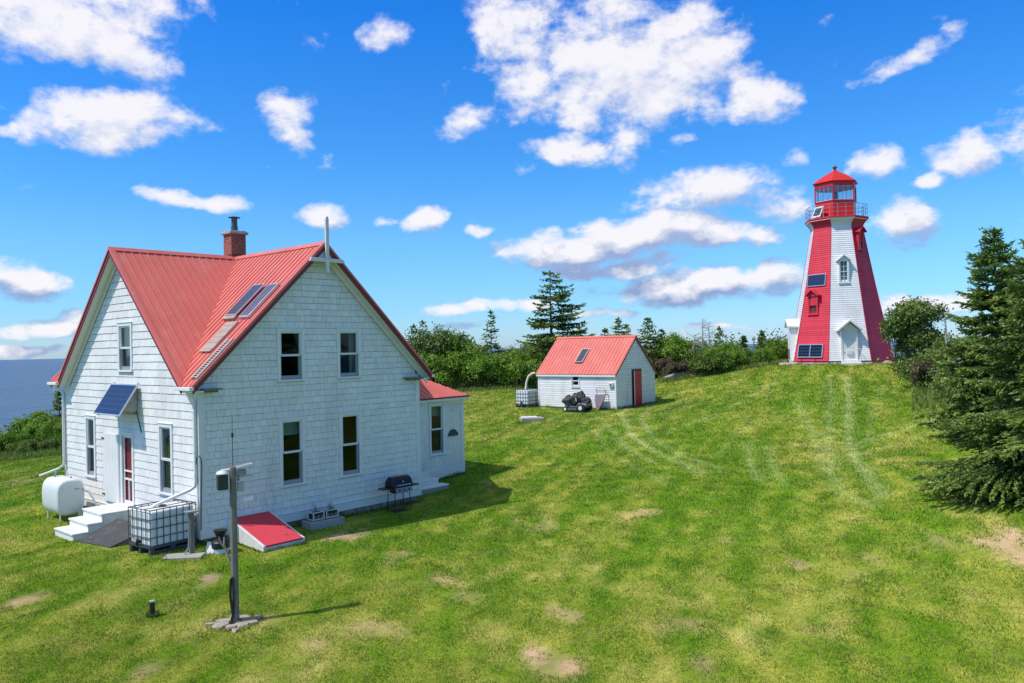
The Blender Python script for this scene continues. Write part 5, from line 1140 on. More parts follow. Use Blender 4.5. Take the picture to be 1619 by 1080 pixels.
def setmesh(me, V, Fq):
    n, k = Fq.shape; me.vertices.add(len(V)); me.vertices.foreach_set('co', V.astype(np.float32).ravel())
    me.loops.add(n*k); me.loops.foreach_set('vertex_index', Fq.astype(np.int32).ravel()); me.polygons.add(n)
    me.polygons.foreach_set('loop_start', (np.arange(n)*k).astype(np.int32)); me.update(calc_edges=True)
setmesh(me, V, Fq); me.polygons.foreach_set('use_smooth', np.ones(len(Fq), bool))
lc, lb, ld_ = lawn(fx_, fy_)
cl = isl_dist(fx_, fy_); scr = sstep(-9, -4, cl+3*(fbm(fx_*.3, fy_*.3, 5)-.5))
lc = lc*(1-scr[:, None])+np.array([.075, .085, .03])*scr[:, None]
clf = sstep(1, 5, cl); lc = lc*(1-clf[:, None])+np.array([.22, .10, .06])*clf[:, None]
at_ = me.attributes.new('tint', 'FLOAT_COLOR', 'POINT'); at_.data.foreach_set('color', np.concatenate([lc, np.ones((len(lc), 1))], 1).astype(np.float32).ravel())
ground = bpy.data.objects.new('ground', me); COL.objects.link(ground); tag(ground, 'grassy headland ground of the island', 'ground', kind='structure')
def tintmat(name, trans=.0, isl=.0, rough=.9, bump=0, detail=True):
    m, nt = newmat(name); o = N(nt, 'ShaderNodeOutputMaterial'); a = N(nt, 'ShaderNodeAttribute', attribute_name='tint'); last = (a, 'Color')
    if isl:
        g = N(nt, 'ShaderNodeNewGeometry'); mr = N(nt, 'ShaderNodeMapRange', i_3=1-isl, i_4=1+isl); L(nt, g, 'Random Per Island', mr, 0)
        mx = N(nt, 'ShaderNodeMix', data_type='RGBA', blend_type='MULTIPLY'); mx.inputs[0].default_value = 1; L(nt, *last, mx, 6); L(nt, mr, 0, mx, 7); last = (mx, 2)
    tc = N(nt, 'ShaderNodeTexCoord')
    if detail:
        n1 = N(nt, 'ShaderNodeTexNoise', i_Scale=7.0, i_Detail=8.0, i_Roughness=.75); L(nt, tc, 'Object', n1, 'Vector')
        mr = N(nt, 'ShaderNodeMapRange', i_1=.25, i_2=.75, i_3=.72, i_4=1.28); L(nt, n1, 0, mr, 0)
        mx = N(nt, 'ShaderNodeMix', data_type='RGBA', blend_type='MULTIPLY'); mx.inputs[0].default_value = 1; L(nt, *last, mx, 6); L(nt, mr, 0, mx, 7); last = (mx, 2)
    d = N(nt, 'ShaderNodeBsdfDiffuse', i_Roughness=.8); L(nt, *last, d, 0)
    if bump:
        n3 = N(nt, 'ShaderNodeTexNoise', i_Scale=14.0, i_Detail=6.0, i_Roughness=.7); L(nt, tc, 'Object', n3, 'Vector'); bp = N(nt, 'ShaderNodeBump', i_Strength=bump, i_Distance=.05); L(nt, n3, 0, bp, 'Height'); L(nt, bp, 0, d, 'Normal')
    if trans:
        t = N(nt, 'ShaderNodeBsdfTranslucent'); L(nt, *last, t, 0); mx = N(nt, 'ShaderNodeMixShader'); mx.inputs[0].default_value = trans; L(nt, d, 0, mx, 1); L(nt, t, 0, mx, 2)
        gl = N(nt, 'ShaderNodeBsdfGlossy', i_Roughness=.5); gl.inputs[0].default_value = (.8, .85, .8, 1); m2 = N(nt, 'ShaderNodeMixShader'); m2.inputs[0].default_value = .04; L(nt, mx, 0, m2, 1); L(nt, gl, 0, m2, 2); L(nt, m2, 0, o, 0)
    else: L(nt, d, 0, o, 0)
    return m
me.materials.append(tintmat('lawn_soil', bump=.7))
# grass blades
rg = np.random.default_rng(7); NB = GRASS
r_ = 9.0*np.exp(rg.random(NB)*math.log(72/9.0)); th = rg.uniform(-.72, .84, NB)
bx = CAM[0]+r_*(np.cos(th)*fw2[0]+np.sin(th)*rt2[0]); by = CAM[1]+r_*(np.cos(th)*fw2[1]+np.sin(th)*rt2[1])
keep = isl_dist(bx, by) < -6
for x0, x1, y0, y1 in ((-.03, Wx+.1, -.03, Wy+.1), (Wx, 11.5, 2.0, 5.7), (28.3, 33.2, 6.6, 12.4), (.7, 2.0, -1.7, 0), (-1.8, 0, 3.6, 4.9), (2.8, 3.9, -.75, -.26), (-1.38, -.18, -.05, .93), (7.4, 9.3, .6, 2.1), (-1.7, -.5, 1.65, 3.4)):
    keep &= ~((bx > x0) & (bx < x1) & (by > y0) & (by < y1))
keep &= np.hypot(bx-LC.x, by-LC.y) > 3.55
keep &= ~((np.abs((bx+.78)*math.cos(-.73)+(by+.75)*math.sin(-.73)) < .5) & (np.abs(-(bx+.78)*math.sin(-.73)+(by+.75)*math.cos(-.73)) < .24))
bx, by, r_ = bx[keep], by[keep], r_[keep]
c_, b_, d_ = lawn(bx, by)
k2 = rg.random(len(bx)) > b_*.9; bx, by, r_, c_, b_, d_ = [q[k2] for q in (bx, by, r_, c_, b_, d_)]
n = len(bx); bz = hz(bx, by)+.05*(fbm(bx*.9, by*.9, 71)-.5)
tuf = fbm(bx*2.2, by*2.2, 91, 3)
h_ = (.026+.0008*r_)*rg.uniform(.4, 1.4, n)*(.35+1.3*tuf)*(1-.5*d_)*(1-.6*b_); w_ = .00055*r_*rg.uniform(.7, 1.4, n)
an = rg.uniform(0, 2*math.pi, n); ln_ = rg.uniform(.2, 1.3, n)*h_; la_ = rg.uniform(0, 2*math.pi, n)
P0 = np.stack([bx-np.cos(an)*w_, by-np.sin(an)*w_, bz-.012], -1); P1 = np.stack([bx+np.cos(an)*w_, by+np.sin(an)*w_, bz-.012], -1)
P2 = np.stack([bx+np.cos(la_)*ln_, by+np.sin(la_)*ln_, bz+h_], -1)
me = bpy.data.meshes.new('grass'); setmesh(me, np.stack([P0, P1, P2], 1).reshape(-1, 3), np.arange(3*n).reshape(-1, 3))
at_ = me.attributes.new('tint', 'FLOAT_COLOR', 'POINT'); c4 = np.concatenate([np.clip(c_*1.15*rg.uniform(.72, 1.3, (n, 1)), 0, 1), np.ones((n, 1))], 1); at_.data.foreach_set('color', np.repeat(c4, 3, 0).astype(np.float32).ravel())
me.materials.append(tintmat('grass_blades', trans=.5, detail=False))
grass = bpy.data.objects.new('grass', me); COL.objects.link(grass); tag(grass, 'short mown lawn grass, green with yellow dry patches', 'grass', kind='stuff')
# ------------------------------------------------------------------ foliage
def leafmat(name, dark, mid, light, trans=.35):
    m, nt = newmat(name); o = N(nt, 'ShaderNodeOutputMaterial'); a = N(nt, 'ShaderNodeAttribute', attribute_name='tint'); g = N(nt, 'ShaderNodeNewGeometry'); oi = N(nt, 'ShaderNodeObjectInfo')
    m1 = N(nt, 'ShaderNodeMath', operation='MULTIPLY_ADD'); m1.inputs[1].default_value = .30; L(nt, g, 'Random Per Island', m1, 0); L(nt, a, 'Fac', m1, 2)
    m2 = N(nt, 'ShaderNodeMath', operation='MULTIPLY_ADD'); m2.inputs[1].default_value = .16; L(nt, oi, 'Random', m2, 0); L(nt, m1, 0, m2, 2)
    m3 = N(nt, 'ShaderNodeMath', operation='SUBTRACT'); m3.inputs[1].default_value = .2; L(nt, m2, 0, m3, 0)
    r = ramp(nt, [(.1, dark), (.5, mid), (.95, light)]); L(nt, m3, 0, r, 0)
    d = N(nt, 'ShaderNodeBsdfDiffuse'); t = N(nt, 'ShaderNodeBsdfTranslucent'); gl = N(nt, 'ShaderNodeBsdfGlossy', i_Roughness=.45); gl.inputs[0].default_value = (.7, .8, .75, 1)
    L(nt, r, 0, d, 0); L(nt, r, 0, t, 0); x = N(nt, 'ShaderNodeMixShader'); x.inputs[0].default_value = trans; L(nt, d, 0, x, 1); L(nt, t, 0, x, 2)
    y = N(nt, 'ShaderNodeMixShader'); y.inputs[0].default_value = .025; L(nt, x, 0, y, 1); L(nt, gl, 0, y, 2); L(nt, y, 0, o, 0); return m
MT['leaf'] = leafmat('alder_leaves', (.05, .11, .012), (.17, .33, .03), (.36, .52, .065), .42)
MT['leaf2'] = leafmat('dull_shrub_leaves', (.05, .095, .018), (.14, .225, .04), (.29, .36, .085))
MT['needle'] = leafmat('spruce_needles', (.040, .085, .020), (.125, .210, .044), (.31, .40, .09), .32)
MT['needle2'] = leafmat('fir_needles', (.05, .105, .018), (.14, .24, .036), (.30, .41, .08), .32)
MT['brownleaf'] = leafmat('brown_scrub', (.06, .05, .03), (.14, .11, .06), (.24, .19, .11), .2)
def cards(c, a, b, l, w):
    a = a/np.linalg.norm(a, axis=-1, keepdims=True); b = b-(b*a).sum(-1, keepdims=True)*a; b = b/(np.linalg.norm(b, axis=-1, keepdims=True)+1e-9)
    l = np.broadcast_to(l, c.shape[:1])[:, None]; w = np.broadcast_to(w, c.shape[:1])[:, None]
    return np.stack([c-a*l*.5, c+b*w*.5-a*l*.05, c+a*l*.5, c-b*w*.5-a*l*.05], 1)
def leafmesh(name, Q, t, mt):
    me = bpy.data.meshes.new(name); n = len(Q); setmesh(me, Q.reshape(-1, 3), np.arange(4*n).reshape(-1, 4))
    at = me.attributes.new('tint', 'FLOAT', 'FACE'); at.data.foreach_set('value', t.astype(np.float32)); me.materials.append(MT[mt]); return me
def plantobj(name, parts, label, cat, loc, group=None, rz=0, sc=1.0, tilt=0):
    root = bpy.data.objects.new(name, None); COL.objects.link(root); root.location = loc; root.rotation_euler = (tilt, 0, rz); root.scale = (sc, sc, sc) if not isinstance(sc, tuple) else sc
    tag(root, label, cat, group)
    for pn, me in parts:
        o = bpy.data.objects.new(pn, me); COL.objects.link(o); o.parent = root
    return root
def woodmesh(name, tubes, mt):
    m = MB()
    for pts, rs in tubes: m.tube(pts, rs, 6, cap=False)
    me = bpy.data.meshes.new(name); me.from_pydata(m.v, [], m.f); me.materials.append(MT[mt]); me.polygons.foreach_set('use_smooth', [True]*len(me.polygons)); me.update(); return me
def bushparts(seed, w, h, ls=.16, nl=9000, lobes=9, mt='leaf', low=.12, stems=6, droop=0, squash=1.0):
    g = np.random.default_rng(seed); Q = []; T = []; tubes = []
    cs = []
    for i in range(lobes):
        a = g.uniform(0, 2*math.pi); rr = w*.5*math.sqrt(g.random())*.72; z = h*g.uniform(low+.16, .80)*(1-.35*(rr/(w*.5))**2); R = g.uniform(.17, .30)*min(w, h*1.15)
        cs.append((np.array([rr*math.cos(a), rr*math.sin(a)*squash, z]), R))
    cs.append((np.array([0, 0, h*.72]), .26*min(w, h)))
    per = nl//len(cs)
    for c, R in cs:
        ncl = max(8, int(per/16)); d = g.normal(size=(ncl, 3)); d /= np.linalg.norm(d, axis=1, keepdims=True)
        d[:, 2] = np.where(d[:, 2] < -.35, -d[:, 2], d[:, 2])
        rad = R*(1-.55*g.random(ncl)**1.8)*(1+.25*np.sin(4*d[:, 0]*3+seed)*np.sin(5*d[:, 1]*2+c[2]))
        cc = c+d*rad[:, None]*np.array([1, 1, .9]); ct = g.uniform(.05, .85, ncl)
        nl_ = 16; off = g.normal(size=(ncl, nl_, 3))*np.array([.11, .11, .085])*min(1.6, R*2.2)
        pc = (cc[:, None]+off).reshape(-1, 3); nd = np.repeat(d, nl_, 0)+g.normal(size=(ncl*nl_, 3))*.75+np.array([0, 0, .3])
        ax = np.cross(nd, g.normal(size=nd.shape)); bb = np.cross(nd, ax); sz = ls*g.uniform(.55, 1.25, len(pc))
        Q.append(cards(pc, ax, bb, sz, sz*.62)); T.append(np.repeat(ct, nl_)+g.uniform(-.1, .1, len(pc)))
        tubes.append(([(0+c[0]*.1, c[1]*.1, -.1), tuple(c*np.array([.55, .55, .5])+g.normal(size=3)*.05), tuple(c*np.array([1, 1, .95]))], [.045, .028, .012]))
    Q = np.concatenate(Q); T = np.concatenate(T); ok = Q[:, :, 2].min(1) > .03; Q, T = Q[ok], T[ok]
    return [('foliage', leafmesh('foliage', Q, T, mt)), ('stems', woodmesh('stems', tubes, 'bark'))]
def coniferparts(seed, h, rad, whorls=16, per=6, dens=1.0, mt='needle', trunk=.09, base=.06, droop=.18, up=.25, tw=.42, cardl=.16, cardw=.07, power=.72, gaps=.0, lean=0., flag=0., mult=1, bw=1.0, top=.4):
    """spruce: whorled limbs with side twigs carrying needle sprays"""
    g = np.random.default_rng(seed); Q = []; T = []; tubes = []
    tp = lambda z: np.array([lean*z*z/h, .04*math.sin(z*1.3+seed), z])
    tubes.append(([tuple(tp(z)-np.array([0, 0, .3 if z == 0 else 0])) for z in np.linspace(0, h*.985, 12)], [trunk*(1-.93*i/11) for i in range(12)]))
    for k in range(whorls):
        f = base+(1-base)*(k+g.uniform(0, .7))/whorls; f = min(f, .975)
        for j in range(per):
            if g.random() < gaps: continue
            z = h*(f+g.uniform(-.5, .5)/whorls*.8); z = min(max(z, .12), h*.975); ff = z/h
            az = 2*math.pi*(j+g.uniform(-.35, .35))/per+k*.9
            L_ = rad*max(.05, (1-ff))**power*(g.uniform(.62, 1.15) if g.random() < .8 else g.uniform(.4, 1.3))*(1+flag*math.cos(az-.0))*(min(1, .55+ff*3.2) if base < .1 else 1)
            L_ = max(L_, .10*rad)
            e0 = -droop*(1-ff)*1.6+up*ff+g.uniform(-.12, .12); n = 9; s = np.linspace(0, 1, n)
            zz = math.sin(e0)*s*L_ - droop*L_*.55*s**2*(1-ff)+.30*L_*np.clip(s-.55, 0, 1)**2; rr = math.cos(e0)*s*L_
            b0 = tp(z); bend = g.uniform(-.18, .18)
            pts = np.stack([b0[0]+rr*np.cos(az+bend*s), b0[1]+rr*np.sin(az+bend*s), b0[2]+zz], -1)
            tubes.append(([tuple(p) for p in pts[::2]], list(np.linspace(max(.006, trunk*.28*(1-ff*.7)*bw), .004, len(pts[::2])))))
            nt_ = max(5, int(L_/.095*dens)); ct = g.uniform(.12, .62)
            for q in range(nt_):
                sp_ = .16+.84*(q+g.random())/nt_; i0 = min(int(sp_*(n-1)), n-2); fr = sp_*(n-1)-i0; p = pts[i0]*(1-fr)+pts[i0+1]*fr; d = pts[i0+1]-pts[i0]; d = d/np.linalg.norm(d)
                sd = np.cross(d, [0, 0, 1]); sd /= np.linalg.norm(sd)+1e-9; upv = np.cross(sd, d)
                side = 1 if q % 2 else -1
                tl = (tw*L_*(1-sp_)*.8+.10+.05*g.random()+.06*L_)*g.uniform(.7, 1.2)
                td = d*g.uniform(.5, .9)+sd*side*g.uniform(.6, 1.0)+np.array([0, 0, g.uniform(-.35, .18)])
                if sp_ > .9: td = d+sd*side*.3
                td /= np.linalg.norm(td)
                m = max(1, int(tl/(cardl*.55)))*mult; u = (np.arange(m)+g.random(m))/m
                c = p+td*(u*tl)[:, None]+np.array([0, 0, -.12])*(u**2*tl)[:, None]+g.normal(size=(m, 3))*cardl*.12
                roll = g.uniform(-1.2, 1.2, m); nrm = upv*np.cos(roll)[:, None]+np.cross(td, upv)*np.sin(roll)[:, None]
                ad = td+g.normal(size=(m, 3))*.38; sz = cardl*g.uniform(.75, 1.3, m)
                Q.append(cards(c, ad, np.cross(ad, nrm), sz, sz*cardw/cardl)); T.append(ct+.22*u*(u > .6)+.18*(sp_ > .8)+g.uniform(-.1, .12, m))
    # leader
    m = 14*mult; z = h*(1-top*.12*g.random(m)); c = np.stack([lean*z*z/h+g.normal(size=m)*.02, g.normal(size=m)*.02, z], -1); ad = g.normal(size=(m, 3))*.5+np.array([0, 0, 1.]); Q.append(cards(c, ad, g.normal(size=(m, 3)), cardl, cardw)); T.append(np.full(m, .5))
    Q = np.concatenate(Q); T = np.concatenate(T)
    return [('crown', leafmesh('crown', Q, T, mt)), ('trunk', woodmesh('trunk', tubes, 'bark'))]
def deadparts(seed, h, spread, n=26, sweep=0.):
    g = np.random.default_rng(seed); tubes = [([(0, 0, -.2), (.03, 0, h*.5), (.0, .03, h)], [.10, .07, .015])]
    for i in range(n):
        z = h*g.uniform(.15, .97); az = g.uniform(0, 6.28); L_ = spread*(1-.6*z/h)*g.uniform(.5, 1.1); p = np.array([0, 0, z]); pts = [p]; d = np.array([math.cos(az)-sweep, math.sin(az), g.uniform(-.15, .3)])
        for s in range(4): p = p+d/np.linalg.norm(d)*L_/4; d = d+g.normal(size=3)*.22; pts.append(p)
        tubes.append(([tuple(q) for q in pts], [.028, .022, .016, .011, .006]))
        for s in range(3):
            q = pts[g.integers(1, 5)]; e = q+(d/np.linalg.norm(d)+g.normal(size=3)*.6)*L_*.22; tubes.append(([tuple(q), tuple((q+e)/2+g.normal(size=3)*.03), tuple(e)], [.012, .009, .005]))
    return [('branches', woodmesh('branches', tubes, 'deadwood'))]
def spot(px, d, dz=0.):
    p = atd(px, 560, d); return (p[0], p[1], gz(p[0], p[1])+dz)
def htop(px, py, d):          # height of a plant whose top is seen at py
    p = atd(px, py, d); return p[2]-gz(p[0], p[1])
# ------------------------------------------------------------------ planting
BV = [bushparts(11, 4.6, 3.0, .17, 9000, 10, 'leaf'), bushparts(12, 4.2, 2.8, .16, 8000, 9, 'leaf'), bushparts(13, 4.0, 3.4, .15, 8000, 9, 'leaf2'), bushparts(14, 3.6, 3.2, .17, 8000, 8, 'leaf'), bushparts(15, 3.6, 2.0, .14, 7000, 9, 'leaf2'), bushparts(16, 3.2, 1.6, .12, 6000, 8, 'brownleaf')]
BH = [3.0, 2.8, 3.4, 3.2, 2.0, 1.6]
def bush(px, d, top, v, label, group, rz=0, wide=1.0, cat='bush', name='leafy_bush'):
    h = htop(px, top, d)/(BH[v]*.97); return plantobj(name, BV[v], label, cat, spot(px, d, -.05), group, rz, (h*wide, h*wide, h) if wide != 1 else h)
G1 = 'bushes along the lawn edge between the house and the shed'
bush(652, 63, 558, 0, 'leafy bush half hidden behind the house gable edge', G1, .3)
bush(690, 62, 560, 1, 'light green bush just above the porch roof slope', G1, 1.3)
bush(722, 61.5, 560, 3, 'round green bush above the outer corner of the porch roof', G1, 2.1)
bush(752, 62, 553, 0, 'bright alder bush below the small pointed spruce, on the porch side', G1, 4.2)
bush(786, 61.5, 560, 1, 'bright alder bush below the small pointed spruce, on the shed side', G1, 5.5)
bush(818, 61, 556, 3, 'bright green bush in front of the big open spruce on the porch side', G1, .9)
bush(846, 60, 562, 0, 'dark green bush beside the far caged water tank', G1, 3.3)
G2 = 'taller shrubs behind the lawn edge bushes'
bush(640, 67, 540, 2, 'dull green shrub peeking over the lower slope of the house gable', G2, .4)
bush(697, 68, 516, 2, 'tallest dull shrub of the row above the porch roof', G2, 1.0, .8)
bush(724, 69, 528, 3, 'dull rounded shrub between the tallest shrub and the pointed spruce', G2, 2.0, .8)
bush(748, 69, 545, 2, 'low dull shrub tucked behind the pointed spruce on the porch side', G2, 2.8)
bush(806, 69, 548, 2, 'dull shrub in the gap between the pointed spruce and the big spruce', G2, 3.7)
bush(838, 66, 540, 2, 'olive shrub behind the caged tank end, under the big open spruce', G2, 4.4, .9)
bush(905, 64, 535, 4, 'olive shrub showing just above the shed ridge under the big spruce', G2, 5.0)
G3 = 'bushes between the shed and the lighthouse'
bush(1066, 61, 530, 3, 'tall leafy bush directly beside the red doored shed gable', G3, .5, .9)
bush(1090, 61, 540, 0, 'leafy bush between the shed gable bush and the dead spruces', G3, 1.4, .85)
bush(1108, 57.5, 555, 4, 'small green bush in front of the dead spruces', G3, 2.2)
bush(1128, 57.5, 547, 1, 'bright green bush directly below the dead spruces', G3, 3.1)
bush(1156, 58, 542, 0, 'largest bright bush midway between shed and lighthouse', G3, 4.0, .85)
bush(1176, 59.5, 549, 2, 'dark olive bush on the shed side of the sea gap', G3, 4.9, .8)
bush(1209, 58.5, 549, 1, 'low bush on the lighthouse side of the sea gap', G3, 5.7, .9)
bush(1228, 60, 538, 3, 'rounded bush next to the one touching the lighthouse', G3, .2, .8)
bush(1247, 61, 535, 0, 'bush touching the white side doorway of the lighthouse', G3, 1.1, .7)
G4 = 'grey brown scrub at the lawn edge beyond the shed'
bush(1052, 59, 566, 5, 'grey brown scrub bush nearest the shed gable', G4, .3, 1, 'scrub', 'scrub_bush')
bush(1075, 58, 572, 5, 'grey brown scrub bush behind the weathered log', G4, 1.9, 1, 'scrub', 'scrub_bush')
bush(1100, 58.5, 574, 5, 'grey brown scrub bush at the lighthouse end of the log', G4, 3.0, 1, 'scrub', 'scrub_bush')
G5 = 'bushes at the clifftop beside the house'
bush(-22, 46, 690, 0, 'leafy clifftop bush cut off by the picture edge', G5, .2)
bush(10, 46, 682, 1, 'dark clifftop bush next to the one cut off, farthest from the house', G5, 1.7)
bush(34, 48, 662, 3, 'taller clifftop bush on the sea side of the small dark spruce', G5, 2.6, .9)
bush(66, 48, 650, 0, 'bright yellow green clifftop bush between the two small spruces', G5, 3.9, .8)
bush(92, 46, 668, 1, 'green clifftop bush touching the house corner', G5, 4.8, .8)
bush(48, 44.5, 694, 4, 'low bright clifftop shrub at the lawn edge', G5, 5.3, 1.1)
bush(82, 45, 692, 4, 'low clifftop shrub at the lawn edge beside the house', G5, .8, 1.1)
bush(120, 49, 650, 2, 'clifftop shrub hidden behind the house corner', G5, 2.8)
def conif(px, d, top, seed, radf, label, group=None, cat='spruce tree', name='spruce_tree', rz=0, **kw):
    h = htop(px, top, d); return plantobj(name, coniferparts(seed, h, h*radf, **kw), label, cat, spot(px, d, -.05), group, rz)
far = dict(whorls=17, per=7, dens=1.3, cardl=.26, cardw=.115, trunk=.08)
G6 = 'dark spruces rising behind the bushes'
conif(655, 68, 512, 21, .3, 'small dark spruce nearest the house roof', G6, **far)
conif(669, 69, 506, 22, .3, 'dark spruce between the tallest dull shrub and the house roof', G6, **far)
conif(777, 65, 490, 23, .27, 'small pointed dark spruce standing alone above the bright bushes', G6, **dict(far, whorls=18))
conif(872, 60, 427, 24, .40, 'big open spruce with layered wind swept limbs behind the shed', None, rz=-.6, whorls=17, per=7, dens=1.7, cardl=.30, cardw=.13, trunk=.19, droop=.02, up=.05, gaps=.22, power=.55, base=.14, tw=.42, flag=.22, bw=1.2)
conif(917, 63, 514, 25, .42, 'low dark bushy spruce between the big open spruce and the shed ridge', G6, **dict(far, power=.5, cardl=.22, dens=1.2))
conif(957, 66, 518, 26, .34, 'shorter spruce tip above the shed ridge, nearest the big spruce', G6, **far)
conif(979, 66, 501, 27, .34, 'tallest of the spruce tips above the shed ridge', G6, **far)
conif(992, 68, 512, 28, .3, 'spruce tip close behind the tallest one above the shed ridge', G6, **far)
conif(1025, 61, 501, 29, .40, 'broad dark spruce behind the gable end of the shed roof', G6, **dict(far, whorls=18, dens=1.1))
conif(1047, 62, 520, 30, .36, 'shorter dark spruce behind the shed gable', G6, **far)
conif(1177, 61, 530, 31, .2, 'thin dark spruce on the shed side of the sea gap', G6, **far)
conif(1205, 61, 522, 32, .24, 'thin spruce on the lighthouse side of the sea gap', G6, **far)
conif(1217, 63, 538, 36, .16, 'tiny spruce tip among the bushes nearest the lighthouse', G6, **far)
conif(92, 50, 616, 33, .26, 'dark spruce at the clifftop touching the house corner', G6, **far)
conif(58, 50, 652, 34, .30, 'small dark spruce among the clifftop bushes', G6, **far)
def dead(px, d, top, seed, spread, label, sweep=0., rz=0., n=26):
    h = htop(px, top, d); plantobj('dead_tree', deadparts(seed, h, spread, n, sweep), label, 'dead tree', spot(px, d), 'bare dead trees', rz)
dead(1112, 60, 503, 51, 2.2, 'tallest bare dead spruce between shed and lighthouse', .9, 1.9)
dead(1122, 61, 512, 52, 1.4, 'bare dead spruce close behind the tallest dead one', .4, .6)
dead(1098, 60, 528, 53, 1.9, 'leaning tangle of grey dead branches beside the tallest dead spruce', .8, 2.2, 34)
conif(1138, 61, 515, 35, .26, 'half bare ragged spruce beside the dead spruces', G6, **dict(far, gaps=.5, dens=.7))
dead(1497, 41, 498, 54, .5, 'slim bare snag above the low scrub by the big spruces', .2, 0, 12)
dead(1524, 37, 556, 55, 1.6, 'grey dead branches sprawling over the low scrub near the big spruces', -.6, .8, 40)
# weathered log
p0 = spot(1050, 57.5, .2); p1 = spot(1108, 58.5, .25)
t = thing('driftwood_log', 'long weathered grey log lying along the lawn edge beyond the shed', 'log', p0); m = MB(); dlt = Vector(p1)-Vector(p0)
m.tube([(0, 0, 0), tuple(dlt*.3+Vector((0, 0, .1))), tuple(dlt*.7), tuple(dlt)], [.16, .15, .13, .08], 9); m.build('log_trunk', 'deadwood', t, smooth=True)
m = MB()
for f_, q in ((.25, (.3, .3, .7)), (.55, (-.2, .4, .9)), (.8, (.3, .1, .6))): m.tube([tuple(dlt*f_), tuple(dlt*f_+Vector(q)*.6), tuple(dlt*f_+Vector(q))], [.05, .035, .015], 6)
m.build('branch_stub', 'deadwood', t)
# right hand trees
fir = dict(whorls=26, per=8, dens=1.25, cardl=.20, cardw=.085, power=.38, droop=.06, up=.2, base=.05, tw=.5, trunk=.14, mt='needle2')
FV = bushparts(61, 3.1, 5.4, .17, 20000, 18, 'needle', low=.22, stems=6)
h_ = htop(1437, 466, 46)/5.0; plantobj('fir_tree', FV, 'dense dark fir with a blunt bushy crown next to the lighthouse', 'fir tree', spot(1449, 46, -.05), None, .5, h_)
conif(1464, 45, 487, 42, .26, 'greyish ragged fir leaning on the blunt bushy fir', None, 'fir tree', 'fir_tree', **dict(fir, gaps=.35, dens=.8, whorls=18, mt='needle'))
G7 = 'low scrub between the blunt fir and the big spruces'
bush(1474, 41.5, 556, 4, 'dark low scrub at the foot of the blunt fir', G7, .2, 1, 'scrub', 'scrub_bush')
bush(1484, 40, 572, 5, 'brown scrub patch at the lawn edge below the bare snag', G7, 1.2, 1, 'scrub', 'scrub_bush')
bush(1497, 42, 530, 4, 'olive scrub under the slim bare snag', G7, 2.2, .9, 'scrub', 'scrub_bush')
bush(1528, 39, 528, 2, 'taller olive scrub beside the narrow tufted spruce', G7, 3.4, .9, 'scrub', 'scrub_bush')
bush(1512, 37.5, 584, 4, 'low green scrub in front of the sprawling dead branches', G7, 4.1, 1.2, 'scrub', 'scrub_bush')
bush(1545, 35, 578, 4, 'low green scrub behind the long low boughs of the nearest spruce', G7, 5.0, 1.2, 'scrub', 'scrub_bush')
bush(1580, 34, 540, 2, 'green scrub filling the gap between the two big spruces', G7, 5.9, 1, 'scrub', 'scrub_bush')
conif(1577, 27, 357, 43, .35, 'tall spruce with a narrow tufted top behind the nearest large spruce', None, whorls=28, per=8, dens=1.9, cardl=.15, cardw=.065, trunk=.13, droop=.2, up=.5, tw=.55, power=.72, base=.03, mult=2, gaps=.1)
conif(1600, 31, 415, 44, .30, 'spruce hidden behind the tufted spruce and the nearest large one', None, whorls=26, per=8, dens=1.7, cardl=.17, cardw=.075, trunk=.12, droop=.2, up=.4, tw=.55, power=.7, mult=2, gaps=.1)
conif(1655, 19, 296, 45, .41, 'nearest large spruce with long sweeping boughs over the lawn', None, rz=.5, whorls=28, per=7, dens=2.1, cardl=.12, cardw=.046, trunk=.16, droop=.17, up=.4, tw=.56, power=1.12, base=.03, mult=3, bw=.9, gaps=.16)
# thicket behind everything (one mass)
g = np.random.default_rng(99); Q = []; T = []
for (a, b, d0, d1, n, hh) in ((600, 935, 64, 76, 420, 2.6), (930, 1174, 63, 72, 460, 2.6), (1206, 1262, 62, 70, 120, 2.5), (-60, 150, 47, 53, 160, 1.3), (1440, 1600, 44, 52, 140, 1.6), (1270, 1440, 68, 74, 60, 1.0)):
    for i in range(n):
        px = g.uniform(a, b); d = g.uniform(d0, d1); q = atd(px, 560, d); z = gz(q[0], q[1]); hz_ = hh*g.uniform(.55, 1.0)
        c = np.array([q[0], q[1], z+hz_*.5]); m_ = 60; pc = c+g.normal(size=(m_, 3))*np.array([.55, .55, hz_*.26]); nd = g.normal(size=(m_, 3))+np.array([0, 0, .4]); ax = np.cross(nd, g.normal(size=(m_, 3)))
        Q.append(cards(pc, ax, np.cross(nd, ax), g.uniform(.14, .30, m_), .14)); T.append(np.full(m_, g.uniform(.05, .6)))
me = leafmesh('thicket', np.concatenate(Q), np.concatenate(T), 'leaf2'); o = bpy.data.objects.new('undergrowth', me); COL.objects.link(o); tag(o, 'dense low thicket running behind the bushes and trees', 'thicket', kind='stuff')
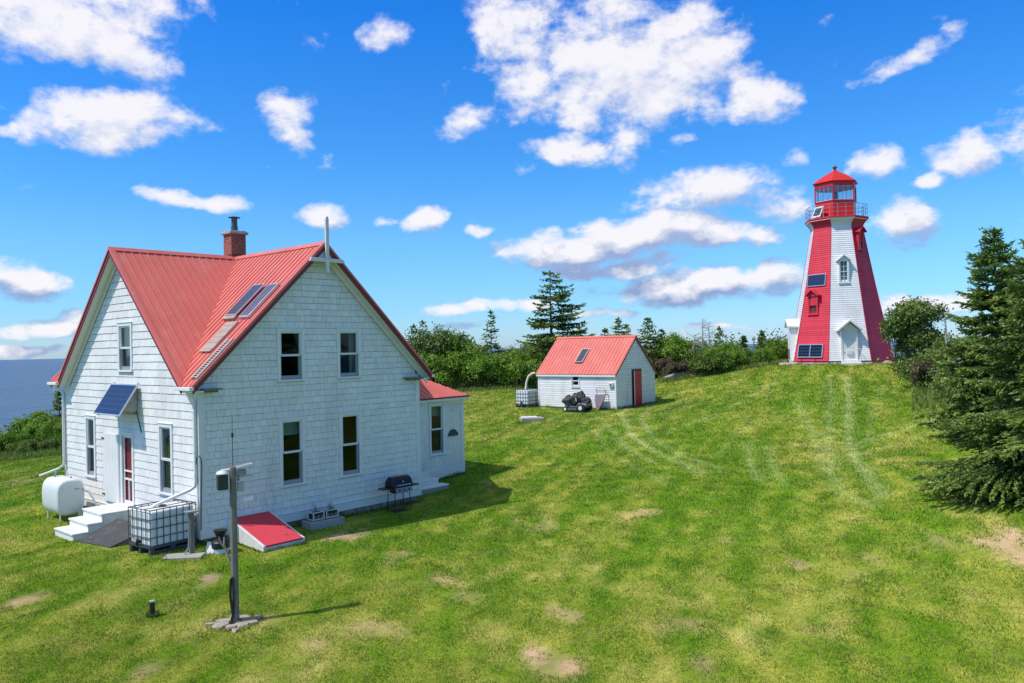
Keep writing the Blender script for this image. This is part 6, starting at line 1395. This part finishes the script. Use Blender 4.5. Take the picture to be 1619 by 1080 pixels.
# rough grass fringe along the lawn edges
Q = []; T = []
for (a, b, d0, d1, n) in ((640, 960, 59, 63, 5000), (1040, 1250, 56.5, 60, 5000), (-40, 110, 42, 46, 2600), (1440, 1600, 33, 42, 2600)):
    px = g.uniform(a, b, n); d = g.uniform(d0, d1, n)
    q = CAM+(CF+CR*((px-809.5)/FPX)[:, None]-CU*((560-540)/FPX))*d[:, None]; z = hz(q[:, 0], q[:, 1]); hh = g.uniform(.1, .5, n)
    c = np.stack([q[:, 0], q[:, 1], z+hh*.4], -1); ax = g.normal(size=(n, 3))*.35+np.array([0, 0, 1.]); Q.append(cards(c, ax, g.normal(size=(n, 3)), hh, .05)); T.append(g.uniform(.3, .9, n))
def fringe(x0, y0, x1, y1, n, off, hmax):
    f_ = g.random(n); dx_, dy_ = x1-x0, y1-y0; l_ = math.hypot(dx_, dy_); nx_, ny_ = dy_/l_, -dx_/l_; o_ = g.uniform(.01, off, n)
    x = x0+dx_*f_+nx_*o_; y = y0+dy_*f_+ny_*o_; hh = g.uniform(.04, hmax, n)*(.4+1.1*fbm(x*2, y*2, 77, 2)); c = np.stack([x, y, hz(x, y)+hh*.4], -1)
    Q.append(cards(c, g.normal(size=(n, 3))*.4+np.array([0, 0, 1.]), g.normal(size=(n, 3)), hh, .018)); T.append(g.uniform(.2, .8, n))
fringe(0, 0, Wx, 0, 1500, .16, .20); fringe(0, Wy, 0, 4.95, 900, .16, .22); fringe(0, 3.6, 0, 0, 700, .12, .2); fringe(7.45, 2.03, 11.5, 2.03, 900, .15, .2); fringe(.7, -1.70, 2.0, -1.70, 260, .08, .12); fringe(.7, -.3, .7, -1.7, 260, .08, .12)
for (a_, b_, c_, d__) in ((0, 5.62, 0, 0), (0, 0, 4.53, 0)):
    p_, q_ = sw(a_, b_), sw(c_, d__); fringe(p_[0], p_[1], q_[0], q_[1], 900, .2, .26)
for qx, qy, qr in ((-1.98, -5.21, .42), (-2.91, -3.72, .1), (-.78, -.75, .5), (23.1, 8.48, .7)):
    an_ = g.uniform(0, 6.28, 260); x = qx+qr*np.cos(an_)*g.uniform(.8, 1.3, 260); y = qy+qr*np.sin(an_)*g.uniform(.8, 1.3, 260); hh = g.uniform(.04, .13, 260)
    Q.append(cards(np.stack([x, y, hz(x, y)+hh*.4], -1), g.normal(size=(260, 3))*.4+np.array([0, 0, 1.]), g.normal(size=(260, 3)), hh, .016)); T.append(g.uniform(.3, .8, 260))
me = leafmesh('rough_grass', np.concatenate(Q), np.concatenate(T), 'leaf2'); o = bpy.data.objects.new('rough_grass', me); COL.objects.link(o); tag(o, 'rough unmown grass fringe at the edge of the lawn', 'grass', kind='stuff')
